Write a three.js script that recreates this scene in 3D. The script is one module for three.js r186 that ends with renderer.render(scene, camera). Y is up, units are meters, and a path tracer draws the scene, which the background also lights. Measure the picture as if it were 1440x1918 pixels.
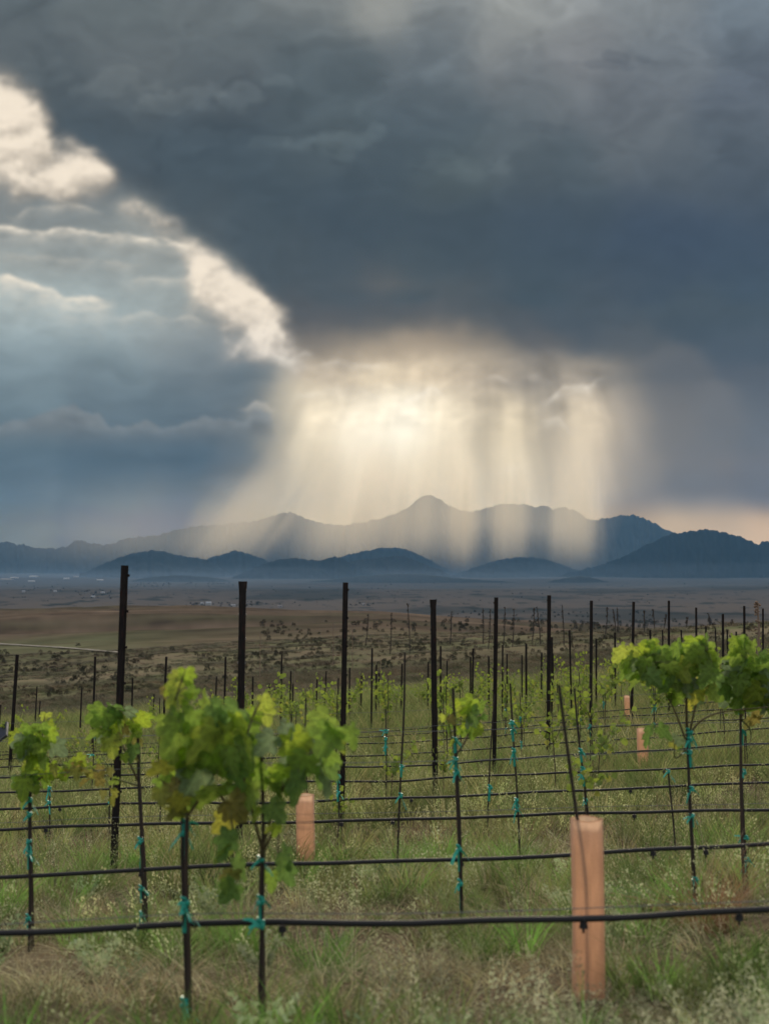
import * as THREE from 'three';
import { mergeGeometries } from 'three/addons/utils/BufferGeometryUtils.js';

// ---------- camera, exposure, sun ----------
const EYE = 1.5, FOCAL = 2600, PITCH = 0.0369;
const scene = new THREE.Scene();
const camera = new THREE.PerspectiveCamera(2 * Math.atan(959 / FOCAL) * 180 / Math.PI, 0.75, 0.1, 150000);
camera.position.set(0, EYE, 0);
camera.rotation.set(PITCH, 0, 0);
camera.focus = 17; camera.userData.fStop = 3.6;
const renderer = new THREE.WebGLRenderer({ antialias: true });
renderer.toneMapping = THREE.LinearToneMapping;
const EXPOSURE = 3;
renderer.toneMappingExposure = EXPOSURE;
renderer.shadowMap.enabled = true;
const sun = new THREE.DirectionalLight(new THREE.Color().setRGB(1, 0.86, 0.65), 1.15);   // veiled by the storm: a broad, soft sun ahead of the camera
sun.position.set(0.07 * 300, 0.36 * 300, -0.93 * 300); sun.target.position.set(0, 0, -20);
sun.castShadow = true; sun.shadow.radius = 26; sun.shadow.mapSize.set(2048, 2048);
Object.assign(sun.shadow.camera, { left: -60, right: 60, top: 60, bottom: -60, near: 1, far: 600 });
scene.add(sun, sun.target);
scene.fog = new THREE.FogExp2(new THREE.Color().setRGB(0.24, 0.57, 1.0), 1.7e-5);

// seeded generators and noise
function mulberry(a) { return () => { a |= 0; a = a + 0x6D2B79F5 | 0; let t = Math.imul(a ^ a >>> 15, 1 | a); t = t + Math.imul(t ^ t >>> 7, 61 | t) ^ t; return ((t ^ t >>> 14) >>> 0) / 4294967296; }; }
const clamp = (x, a, b) => x < a ? a : x > b ? b : x, mix = (a, b, t) => a + (b - a) * t;
const sstep = (a, b, x) => { const t = clamp((x - a) / (b - a), 0, 1); return t * t * (3 - 2 * t); };
const PERM = new Uint8Array(512), GX = new Float32Array(256), GY = new Float32Array(256);
{ const r = mulberry(20240917), p = [...Array(256).keys()]; for (let i = 255; i > 0; i--) { const j = r() * (i + 1) | 0; [p[i], p[j]] = [p[j], p[i]]; } for (let i = 0; i < 512; i++) PERM[i] = p[i & 255]; for (let i = 0; i < 256; i++) { const a = r() * 6.28318; GX[i] = Math.cos(a); GY[i] = Math.sin(a); } }
function noise2(x, y) {           // gradient noise, about -0.7 .. 0.7
  const ix = Math.floor(x), iy = Math.floor(y), fx = x - ix, fy = y - iy, u = fx * fx * fx * (fx * (fx * 6 - 15) + 10), v = fy * fy * fy * (fy * (fy * 6 - 15) + 10), X = ix & 255, Y = iy & 255;
  const a = PERM[PERM[X] + Y], b = PERM[PERM[X + 1] + Y], c = PERM[PERM[X] + Y + 1], d = PERM[PERM[X + 1] + Y + 1];
  const n0 = GX[a] * fx + GY[a] * fy, n1 = GX[b] * (fx - 1) + GY[b] * fy, n2 = GX[c] * fx + GY[c] * (fy - 1), n3 = GX[d] * (fx - 1) + GY[d] * (fy - 1);
  return (n0 + (n1 - n0) * u) * (1 - v) + (n2 + (n3 - n2) * u) * v;
}
function fbm(x, y, o = 5) { let s = 0, a = 1, n = 0; for (let i = 0; i < o; i++) { s += a * noise2(x, y); n += a; a *= 0.5; x = x * 2.03 + 17.1; y = y * 2.03 + 9.7; } return s / n; }   // about -0.5 .. 0.5
function billow(x, y, o = 4) { let s = 0, a = 1, n = 0; for (let i = 0; i < o; i++) { s += a * (1 - 2 * Math.abs(noise2(x, y))); n += a; a *= 0.5; x = x * 2.1 + 5.3; y = y * 2.1 + 1.9; } return s / n; }
const lin = (c) => { c /= 255; return c <= 0.04045 ? c / 12.92 : Math.pow((c + 0.055) / 1.055, 2.4); };
// the storm sky, described on a chart of the bearing and height of each patch of cloud (2600 chart units to the tangent of one radian, eye level at 1055)
const CLOUD = [
  [0, 0, 85, 95, 102], [200, 0, 92, 101, 106], [400, 20, 98, 106, 111], [600, 0, 112, 118, 121], [720, -5, 138, 141, 140], [850, 10, 122, 128, 132], [950, 15, 146, 150, 150], [1050, 10, 132, 137, 140], [1200, 0, 120, 127, 133], [1440, 0, 108, 120, 132],
  [0, 80, 84, 92, 98], [200, 80, 90, 98, 104], [400, 80, 88, 97, 103], [600, 80, 86, 96, 103], [800, 80, 95, 104, 112], [950, 80, 112, 117, 122], [1100, 70, 118, 122, 128], [1250, 80, 100, 108, 117], [1440, 80, 88, 98, 110],
  [80, 160, 74, 83, 90], [250, 150, 86, 93, 98], [400, 150, 84, 92, 99], [600, 160, 76, 87, 95], [800, 160, 86, 96, 104], [1000, 160, 96, 103, 110], [1200, 180, 96, 103, 112], [1440, 180, 88, 97, 110],
  [180, 230, 68, 79, 88], [280, 235, 66, 78, 88], [420, 240, 66, 78, 88], [560, 260, 72, 83, 91], [650, 250, 76, 87, 94], [800, 230, 72, 84, 94], [950, 250, 84, 94, 102], [1200, 260, 92, 100, 108], [1440, 250, 84, 94, 105],
  [230, 320, 70, 80, 89], [340, 340, 66, 78, 88], [500, 340, 65, 77, 87], [700, 330, 68, 80, 90], [850, 310, 76, 87, 93], [1050, 320, 76, 87, 96], [1250, 340, 78, 88, 99], [1440, 330, 76, 87, 100],
  [390, 420, 72, 82, 90], [480, 440, 67, 79, 89], [650, 430, 64, 76, 87], [850, 430, 64, 76, 87], [1050, 430, 64, 77, 91], [1250, 430, 62, 76, 95], [1440, 430, 64, 78, 96],
  [520, 510, 72, 82, 90], [620, 530, 72, 83, 92], [800, 530, 70, 82, 91], [1000, 530, 66, 79, 90], [1200, 530, 64, 77, 92], [1440, 530, 64, 79, 95],
  [600, 618, 84, 86, 90], [690, 612, 84, 87, 91], [770, 610, 82, 86, 91], [850, 612, 80, 85, 91], [950, 620, 78, 84, 91], [570, 590, 80, 85, 91], [700, 600, 80, 86, 92], [900, 600, 76, 84, 91], [1100, 600, 72, 82, 92], [1300, 600, 70, 82, 93], [1440, 600, 70, 83, 95],
  [610, 640, 100, 97, 96], [640, 668, 168, 154, 134], [690, 650, 184, 168, 144], [745, 646, 174, 158, 136], [800, 652, 166, 150, 130], [870, 650, 140, 130, 116], [1000, 650, 98, 97, 97], [1150, 650, 84, 90, 96], [1440, 660, 76, 87, 98],
  [600, 705, 184, 170, 148], [700, 710, 218, 201, 172], [800, 700, 206, 189, 162], [900, 700, 176, 162, 141], [1000, 700, 146, 137, 124], [1100, 700, 148, 138, 123], [1160, 720, 124, 120, 114], [1250, 710, 98, 101, 105], [1440, 720, 90, 96, 104],
  [515, 780, 128, 130, 126], [550, 775, 205, 192, 166], [585, 790, 240, 224, 194], [610, 790, 246, 230, 200], [660, 815, 254, 242, 218], [715, 795, 255, 244, 220], [770, 800, 255, 247, 226], [830, 800, 250, 234, 204], [900, 800, 188, 175, 151], [908, 900, 196, 182, 156], [975, 820, 225, 208, 176], [1032, 800, 152, 143, 128], [1034, 900, 176, 163, 142], [1090, 800, 230, 212, 182], [1130, 800, 205, 188, 162], [1170, 790, 150, 142, 132], [1250, 790, 122, 119, 116], [1350, 790, 112, 113, 115], [1440, 790, 105, 110, 116],
  [505, 850, 105, 112, 114], [535, 850, 165, 158, 142], [570, 862, 215, 200, 172], [480, 930, 128, 128, 124], [535, 915, 165, 158, 142], [600, 900, 215, 200, 172], [700, 900, 240, 222, 192], [800, 900, 240, 222, 190], [855, 900, 236, 219, 189], [975, 900, 236, 220, 190], [1080, 900, 232, 214, 186], [1130, 900, 205, 188, 164], [1180, 890, 142, 136, 128], [1300, 890, 118, 117, 117], [1440, 890, 112, 113, 117],
  [1180, 938, 135, 126, 118], [1270, 940, 112, 109, 109], [1350, 938, 108, 106, 108], [1440, 935, 108, 106, 109], [1180, 975, 170, 150, 130], [1260, 978, 200, 178, 152], [1350, 978, 198, 176, 152], [1440, 988, 210, 182, 154], [1300, 1040, 186, 162, 140],
  [600, 1000, 205, 190, 165], [800, 1000, 225, 207, 178], [1000, 1000, 215, 198, 170],
  [30, 370, 104, 112, 118], [130, 385, 104, 112, 118], [0, 410, 130, 136, 138], [100, 435, 138, 145, 146], [250, 440, 138, 143, 143], [50, 480, 148, 156, 157], [200, 490, 140, 148, 150], [300, 500, 146, 152, 152], [50, 560, 164, 176, 179], [150, 575, 164, 178, 182], [250, 560, 148, 161, 165], [330, 570, 146, 155, 157], [50, 620, 150, 164, 168], [200, 620, 148, 161, 164], [300, 620, 146, 155, 156], [390, 640, 128, 134, 136], [50, 690, 134, 150, 155], [200, 690, 130, 144, 148], [350, 690, 120, 131, 136], [450, 710, 106, 118, 124],
  [50, 750, 112, 128, 135], [200, 740, 102, 117, 125], [330, 750, 96, 111, 119], [450, 760, 102, 114, 121], [50, 810, 98, 113, 120], [200, 810, 96, 109, 117], [350, 810, 98, 110, 117], [460, 810, 108, 116, 119], [50, 870, 82, 100, 112], [200, 870, 77, 95, 107], [350, 870, 75, 93, 106], [470, 870, 82, 97, 107], [50, 940, 104, 116, 122], [200, 940, 90, 105, 114], [350, 930, 84, 98, 107], [430, 930, 98, 106, 111], [50, 1000, 114, 125, 130], [200, 990, 100, 113, 120], [300, 970, 92, 104, 112], [430, 970, 125, 125, 122],
].map(([x, y, r, g, b]) => [x, y, lin(r), lin(g), lin(b)]);
const PUFFS = [[-45, 190, 60, 1.2], [15, 196, 42, 1.15], [-5, 245, 66, 1.3], [52, 232, 42, 1.05], [72, 268, 38, 0.85], [30, 290, 44, 0.6], [140, 262, 24, 0.42], [168, 285, 22, 0.5], [60, 328, 46, 0.75], [112, 338, 40, 0.9], [150, 336, 42, 1.05], [182, 332, 28, 0.95], [-20, 335, 60, 0.45], [60, 360, 60, 0.3],
  [215, 400, 26, 0.3], [245, 388, 24, 0.4], [275, 408, 34, 0.55], [312, 432, 30, 0.42], [338, 418, 20, 0.35], [352, 462, 24, 0.55], [372, 500, 30, 0.9], [388, 530, 38, 1.25], [422, 556, 42, 1.35], [462, 580, 42, 1.25], [496, 606, 36, 1.05], [505, 640, 30, 0.8], [452, 620, 46, 0.62], [425, 655, 44, 0.32], [515, 664, 42, 0.6], [552, 682, 30, 0.6], [365, 595, 36, 0.22], [470, 668, 40, 0.34]];
const RIMS = [   // thin bright cloud edges: [points], thickness above, thickness below, strength
  [[[-60, 425], [0, 428], [60, 437], [120, 432], [200, 440], [280, 447], [352, 462]], 4, 11, 0.8], [[[-60, 515], [0, 520], [45, 532], [90, 545], [125, 566], [165, 560], [205, 568]], 4, 22, 0.9],
  [[[20, 408], [60, 390], [130, 384], [180, 398]], 4, 9, 0.3], [[[230, 532], [290, 527], [352, 524]], 5, 8, 0.35], [[[-50, 470], [60, 485], [180, 492], [260, 500]], 5, 12, 0.2], [[[215, 598], [270, 588], [310, 600]], 4, 16, 0.25], [[[325, 602], [350, 596], [385, 606]], 4, 14, 0.25],
  [[[500, 672], [540, 678], [575, 668]], 6, 14, 0.5], [[[585, 690], [640, 684], [690, 692], [725, 690]], 5, 12, 0.22], [[[555, 745], [610, 738], [660, 732], [720, 750]], 5, 16, 0.2], [[[745, 762], [775, 748], [812, 732], [838, 748]], 4, 10, 0.42], [[[890, 720], [925, 712], [965, 724]], 4, 8, 0.2], [[[985, 712], [1010, 705], [1036, 722]], 5, 9, 0.2], [[[1020, 758], [1060, 736], [1100, 728], [1122, 712]], 5, 10, 0.4], [[[1020, 795], [1045, 790], [1070, 812]], 4, 8, 0.3], [[[940, 888], [965, 878], [990, 874]], 4, 10, 0.25],
  [[[458, 772], [478, 760], [498, 760], [508, 772]], 3, 9, 0.4]];
const tops = (x, list) => { let i = 0; while (i < list.length - 2 && x > list[i + 1][0]) i++; const [a, b] = [list[i], list[i + 1]], t = clamp((x - a[0]) / (b[0] - a[0]), 0, 1), s = t * t * (3 - 2 * t); return a[1] + (b[1] - a[1]) * s; };
const HEAPS = [[[-120, 720], [60, 716], [180, 700], [300, 712], [380, 690], [450, 704], [540, 760]].map(([x, y]) => [x, y + 400]), [[-120, 800], [0, 800], [60, 784], [105, 768], [140, 764], [180, 778], [215, 806], [255, 800], [275, 787], [300, 806], [330, 800], [380, 782], [420, 788], [455, 792], [480, 765], [505, 772], [520, 830]]];
function cloudColor(x0, y0, out) {
  const q = fbm(x0 / 190 + 3, y0 / 150 + 8, 4), p = fbm(x0 / 190 + 41, y0 / 150 + 22, 4);
  const calm = 1 - 0.65 * sstep(420, 600, x0) * sstep(600, 720, y0), x = x0 + q * 75 * calm, y = y0 + p * 60 * calm;
  const kx = mix(0.95, 1.45, sstep(640, 760, y0)), ky = 1 + sstep(860, 930, y0) * sstep(1120, 1220, x0) + 1.1 * sstep(530, 590, y0) * sstep(740, 690, y0) * sstep(520, 600, x0);
  let W = 1e-9, r = 0, g = 0, b = 0;
  for (const c of CLOUD) { const dx = (x - c[0]) * kx, dy = (y - c[1]) * ky, e = (dx * dx + dy * dy) / 4300; if (e > 16) continue; const w = Math.exp(-e) + 1e-6 / (1 + e); W += w; r += w * c[2]; g += w * c[3]; b += w * c[4]; }
  if (W < 1e-6) { let best = 1e12; for (const c of CLOUD) { const d = (x - c[0]) ** 2 + (y - c[1]) ** 2; if (d < best) { best = d; r = c[2]; g = c[3]; b = c[4]; } } W = 1; }
  r /= W; g /= W; b /= W;
  // heaped texture of the dark cloud base
  const up = sstep(700, 560, y0), left = sstep(560, 420, x0) * sstep(330, 420, y0);
  const heap = billow(x0 / 260 + q * 0.9, y0 / 130 + p * 0.9, 5) - 0.35, ragged = sstep(0.05, 0.4, fbm(x0 / 210 + 7 + q, y0 / 85 + 3 + p, 6)) * sstep(380, 120, y0);
  const scud = billow(x0 / 120 + q * 1.6, y0 / 62 + p * 1.6 + 11, 5) - 0.4, t = 1 + up * mix(0.35, 1, sstep(420, 260, y0)) * (0.26 * heap + 0.26 * ragged + 0.3 * scud) + left * (0.3 * fbm(x0 / 150 + 9, y0 / 38 + q * 2, 6) + 0.2 * (billow(x0 / 90 + q, y0 / 44 + p * 2, 5) - 0.4) * sstep(700, 600, y0)) + 0.05 * fbm(x0 / 60, y0 / 40, 4);
  r *= t; g *= t; b *= t;
  for (const [cx, cy, rx, ry, k] of [[640, 262, 90, 34, 0.2], [500, 255, 45, 16, 0.14], [210, 150, 90, 30, 0.14], [330, 176, 80, 26, 0.18], [445, 180, 55, 20, 0.22], [70, 130, 60, 26, 0.12], [530, 150, 40, 16, 0.14], [1140, 116, 50, 14, -0.13], [1165, 104, 26, 12, -0.12], [1225, 102, 30, 10, -0.1], [1010, 240, 60, 14, -0.08], [880, 310, 90, 22, 0.12]]) {
    const ex = (x0 + q * 50 - cx) / rx, ey = (y0 + p * 34 - cy) / ry, d = ex * ex + ey * ey - 3.2 * fbm(x0 / 60 + cx, y0 / 36, 6); if (d > 3.5) continue;
    const m = 1.25 * k * sstep(1.15, 0.25, d) * (0.75 + 0.6 * billow(x0 / 60, y0 / 36, 4)); r *= 1 + m * 1.05; g *= 1 + m; b *= 1 + m * 0.9;
  }
  // low heaps on the left
  for (const h of HEAPS) { const yt = tops(x0, h) + fbm(x0 / 34, 4.2, 4) * 22 + fbm(x0 / 9, y0 / 12, 3) * 5, m = sstep(-2, 7, y0 - yt) * sstep(848, 792, y0) * sstep(530, 490, x0) * 0.8, sh = mix(1.12, 0.8, sstep(0, 46, y0 - yt)) * (1 + 0.5 * fbm(x0 / 40, y0 / 24, 4)); r = mix(r, 0.195 * sh, m); g = mix(g, 0.213 * sh, m); b = mix(b, 0.218 * sh, m); }
  // sunlit cumulus along the edge of the storm
  const puff = (x, y) => { let d = -0.02; for (const [cx, cy, cr, k] of PUFFS) { const dx = x + q * 40 - cx, dy = y + p * 34 - cy, e = (dx * dx + dy * dy) / (cr * cr); if (e < 7) d += k * Math.exp(-e * 1.1); } return d < 0.02 ? d : d + Math.min(1, d * 1.6) * (0.55 * (billow(x / 120 + 3, y / 95 + 1, 5) - 0.45) + 1.15 * fbm(x / 95 + 3 + q, y / 75 + p, 7)); };
  const d = puff(x0, y0);
  if (d > 0.02) {
    const m = Math.pow(sstep(0.05, 1.5, d), 1.0) * 0.97, slope = puff(x0 - 5, y0 - 9) - d, s = clamp(0.74 + 0.3 * sstep(0.4, 1.5, d) - 0.8 * clamp(slope, -0.25, 0.35) + 0.6 * fbm(x0 / 70 + 30, y0 / 46 + 4, 6) - 0.2 * sstep(290, 370, y0) * sstep(390, 340, y0), 0.42, 1.12);
    r = mix(r, 0.82 * s, m); g = mix(g, 0.735 * s, m); b = mix(b, 0.63 * s, m);
  }
  for (const [pts, ta, tb, k] of RIMS) {
    if (x0 < pts[0][0] - 20 || x0 > pts[pts.length - 1][0] + 20) continue;
    const yl = tops(x0, pts) + fbm(x0 / 60, pts[0][1], 4) * 16, dy = y0 - yl; if (dy < -30 || dy > 90) continue;
    const m = k * (dy < 0 ? Math.exp(-(dy * dy) / (ta * ta)) : Math.exp(-dy / tb)) * sstep(pts[0][0] - 20, pts[0][0] + 25, x0) * sstep(pts[pts.length - 1][0] + 20, pts[pts.length - 1][0] - 25, x0) * clamp(0.75 + 1.6 * fbm(x0 / 40, y0 / 18, 4), 0, 1.2);
    r = mix(r, 0.9, clamp(m, 0, 1)); g = mix(g, 0.83, clamp(m, 0, 1)); b = mix(b, 0.72, clamp(m, 0, 1));
  }
  const lit = sstep(540, 600, x0) * sstep(1180, 1100, x0) * sstep(640, 690, y0) * sstep(850, 780, y0);
  if (lit > 0) { const k = 1 + lit * (0.32 * (billow(x0 / 110 + 5 + q, y0 / 55 + 9, 5) - 0.45) + 0.3 * fbm(x0 / 40, y0 / 26 + 4, 4)); r *= k; g *= k; b *= k; }   // sunlit scraps of cloud at the top of the rain
  // falling rain: streaks that fan out from the hidden sun
  const zone = sstep(470, 560, x0) * sstep(1230, 1130, x0) * sstep(640, 730, y0);
  if (zone > 0) { const s = (x0 - 900) / (y0 + 100) * 950, k = (1 + 0.16 * zone) * 1 + zone * (mix(0.34, 0.62, sstep(820, 900, x0)) * fbm(s / 80 + q * 0.3, y0 / 700, 3) + 0.12 * fbm(s / 20, y0 / 400, 3)); r *= k; g *= k * (1 - 0.012 * zone); b *= k * (1 - 0.03 * zone); }
  const grit = 1 + 0.10 * fbm(x0 / 46 + q, y0 / 26 + p, 5) * up; r *= grit * mix(1, 1.03, up); g *= grit; b *= grit * mix(1, 0.94, up);
  out[0] = r; out[1] = g; out[2] = b; return out;
}
{ // the whole sky: the storm in front, elsewhere a grey overcast brightened overhead and behind the camera to light the foreground
  const W = 4096, H = 2048, data = new Float32Array(W * H * 4), c = [0, 0, 0];
  for (let j = 0; j < H; j++) {
    const el = ((j + 0.5) / H - 0.5) * Math.PI, sy = Math.sin(el), cy = Math.cos(el);
    for (let i = 0; i < W; i++) {
      const az = ((i + 0.5) / W - 0.5) * 2 * Math.PI, dx = Math.cos(az) * cy, dz = Math.sin(az) * cy, k = (j * W + i) * 4;
      let r = 0.05, g = 0.06, b = 0.07;
      if (el > -0.02) {
        const rise = sstep(0.30, 0.85, el);
        let front = 0, x = 0, y = 0;
        if (dz < -0.3) { x = 720 + FOCAL * dx / -dz; y = 1055 - FOCAL * (sy - 0.002) / -dz; front = sstep(1500, 0, Math.max(-60 - x, x - 1500, 0)) * sstep(900, 0, Math.max(-20 - y, 0)); }
        if (front < 1) {
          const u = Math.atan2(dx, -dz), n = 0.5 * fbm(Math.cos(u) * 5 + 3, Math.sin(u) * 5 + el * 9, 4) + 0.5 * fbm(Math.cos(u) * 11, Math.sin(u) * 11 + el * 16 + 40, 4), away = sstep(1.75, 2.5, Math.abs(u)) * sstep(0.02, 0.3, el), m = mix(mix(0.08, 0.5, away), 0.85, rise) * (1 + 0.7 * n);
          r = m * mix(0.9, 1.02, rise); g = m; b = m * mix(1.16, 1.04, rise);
        }
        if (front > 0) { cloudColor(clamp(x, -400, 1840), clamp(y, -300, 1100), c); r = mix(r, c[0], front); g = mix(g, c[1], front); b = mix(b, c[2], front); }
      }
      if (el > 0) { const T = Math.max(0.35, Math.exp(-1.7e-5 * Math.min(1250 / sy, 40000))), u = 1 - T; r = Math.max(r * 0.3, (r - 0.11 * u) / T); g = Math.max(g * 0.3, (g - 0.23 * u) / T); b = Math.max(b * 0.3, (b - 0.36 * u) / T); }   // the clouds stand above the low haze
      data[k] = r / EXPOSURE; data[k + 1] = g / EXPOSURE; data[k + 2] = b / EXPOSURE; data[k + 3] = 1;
    }
  }
  const t = new THREE.DataTexture(data, W, H, THREE.RGBAFormat, THREE.FloatType);
  t.mapping = THREE.EquirectangularReflectionMapping; t.magFilter = t.minFilter = THREE.LinearFilter; t.needsUpdate = true;
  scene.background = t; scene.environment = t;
}

// ---------- naming ----------
const rnd = mulberry(7), R = (a, b) => a + (b - a) * rnd(), pick = (a) => a[rnd() * a.length | 0];
const used = {};
function numbered(n) { const k = used[n] = (used[n] ?? -1) + 1; return k ? `${n}_${String(k).padStart(3, '0')}` : n; }
function tag(o, label, category, group, kind) { if (label) o.userData.label = label; if (category) o.userData.category = category; if (group) o.userData.group = group; if (kind) o.userData.kind = kind; return o; }
function thing(name, label, category, pos, group) { const o = new THREE.Group(); o.name = numbered(name); o.position.copy(pos); scene.add(o); return tag(o, label, category, group); }
function part(name, geo, mat, parent, label) { const m = new THREE.Mesh(geo, mat); m.name = name; m.castShadow = m.receiveShadow = true; parent.add(m); if (label) m.userData.label = label; return m; }
function single(name, geo, mat, label, category, group, kind) { const m = new THREE.Mesh(geo, mat); m.name = numbered(name); m.castShadow = m.receiveShadow = true; scene.add(m); return tag(m, label, category, group, kind); }
const V = (x, y, z) => new THREE.Vector3(x, y, z), rgb = (r, g, b) => new THREE.Color().setRGB(r, g, b);
const std = (r, g, b, o = {}) => new THREE.MeshStandardMaterial({ color: rgb(r, g, b), roughness: 0.85, ...o });
const leafMat = (r, g, b, t = 0.45, o = {}) => new THREE.MeshPhysicalMaterial({ color: rgb(r, g, b), roughness: 0.8, transmission: t, thickness: 0, specularIntensity: 0.35, side: THREE.DoubleSide, ...o });
function dataTex(w, h, fn, srgb, rx = 1, ry = 1) { const d = new Uint8Array(w * h * 4); for (let j = 0; j < h; j++) for (let i = 0; i < w; i++) { const c = fn(i, j, w, h); for (let k = 0; k < 4; k++) d[(j * w + i) * 4 + k] = clamp(Math.round((c[k] ?? 1) * 255), 0, 255); } const t = new THREE.DataTexture(d, w, h); t.wrapS = t.wrapT = THREE.RepeatWrapping; t.magFilter = t.minFilter = THREE.LinearFilter; if (srgb) t.colorSpace = THREE.SRGBColorSpace; t.repeat.set(rx, ry); t.needsUpdate = true; return t; }

// ---------- the lie of the land ----------
// place(x, y, d): the point seen at chart position (x, y) d metres ahead
const cP = Math.cos(PITCH), sP = Math.sin(PITCH);
function place(x, y, d) { const a = (x - 720) / FOCAL * d, u = (959 - y) / FOCAL * d; return V(a, EYE + u * cP + d * sP, -(d * cP - u * sP)); }
const fall = (y) => Math.tan(Math.atan((y - 959) / FOCAL) - PITCH);
const DIST = [2.3, 4.5, 6.2, 8.3, 10.4, 12.4, 14.5, 17, 20, 25, 32, 40, 55, 80, 130, 200, 300, 500, 800, 1500];
const seen = (ys) => DIST.map((d, i) => i ? d * fall(ys[i]) : 0), FARD = [2400, 3600, 6000, 12000, 40000];
const COLS = [[0, [0, 1935, 1782, 1660, 1600, 1555, 1520, 1490, 1462, 1432, 1402, 1380, 1362, 1346, 1318, 1285, 1252, 1220, 1195, 1147], 88], [720, [0, 1913, 1758, 1644, 1580, 1535, 1497, 1460, 1428, 1392, 1355, 1328, 1303, 1285, 1262, 1232, 1205, 1180, 1164, 1149], 84], [1440, [0, 1887, 1726, 1621, 1548, 1497, 1455, 1415, 1375, 1330, 1290, 1268, 1243, 1216, 1190, 1178, 1174, 1180, 1190, 1200], 110]].map(([x, ys, dip]) => { const v = seen(ys); v[0] = v[1] - 0.22; if (x === 1440) { v[17] = 31; v[18] = 52; v[19] = 84; } return [x, v.concat([dip + (x === 1440 ? 15 : 4), 142, 150, 152, 160])]; });
const LD = DIST.concat(FARD).map(Math.log);
function column(v, l) {
  if (l <= LD[0]) return v[0] - 0.1 * (Math.exp(LD[0]) - Math.exp(l));
  let i = 0; while (i < LD.length - 2 && l > LD[i + 1]) i++;
  const x = Math.exp(l), x0 = Math.exp(LD[i]), x1 = Math.exp(LD[i + 1]), t = clamp((x - x0) / (x1 - x0), 0, 1), h = x1 - x0;
  const s = (v[i + 1] - v[i]) / h, before = i ? (v[i] - v[i - 1]) / (x0 - Math.exp(LD[i - 1])) : s, after = i + 2 < LD.length ? (v[i + 2] - v[i + 1]) / (Math.exp(LD[i + 2]) - x1) : s;
  const lim = (a, b) => a * b <= 0 ? 0 : 2 * a * b / (a + b), m0 = lim(before, s), m1 = lim(s, after);
  return (2 * t ** 3 - 3 * t * t + 1) * v[i] + (t ** 3 - 2 * t * t + t) * h * m0 + (3 * t * t - 2 * t ** 3) * v[i + 1] + (t ** 3 - t * t) * h * m1;
}
function land(X, Z) {
  const r = Math.hypot(X, Z), az = clamp(Math.atan2(X, -Z), -0.4, 0.4), d = r * Math.cos(az), l = Math.log(Math.max(d, 0.4)), x = clamp(720 + FOCAL * Math.tan(az), -120, 1560);
  const i = x < 720 ? 0 : 1, t = clamp((x - COLS[i][0]) / 720, -0.17, 1.17), a = column(COLS[i][1], l), b = column(COLS[i + 1][1], l);
  let h = EYE - (a + (b - a) * t);
  h += 0.05 * fbm(X / 1.3, Z / 1.3, 3) * sstep(2, 5, d) * sstep(60, 20, d) + 0.12 * fbm(X / 5 + 7, Z / 5, 2) * sstep(6, 20, d) * sstep(90, 40, d);
  if (d > 45) h += 3.6 * fbm(X / 60 + 4, Z / 44, 4) * sstep(60, 160, d) * sstep(700, 300, d) + 22 * fbm(X / 480, Z / 190 + 3, 4) * sstep(300, 800, d) * sstep(2600, 1500, d) + 4 * fbm(X / 1400, Z / 900, 3) * sstep(2600, 5000, d);
  return h;
}
function meet(x, y, from = 2) { let p; for (let d = from; d < 30000; d *= 1.004) { p = place(x, y, d); if (p.y <= land(p.x, p.z)) return p; } return p; }
const onLand = (X, Z, up = 0) => V(X, land(X, Z) + up, Z);
const WHITE = rgb(1, 1, 1);
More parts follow.
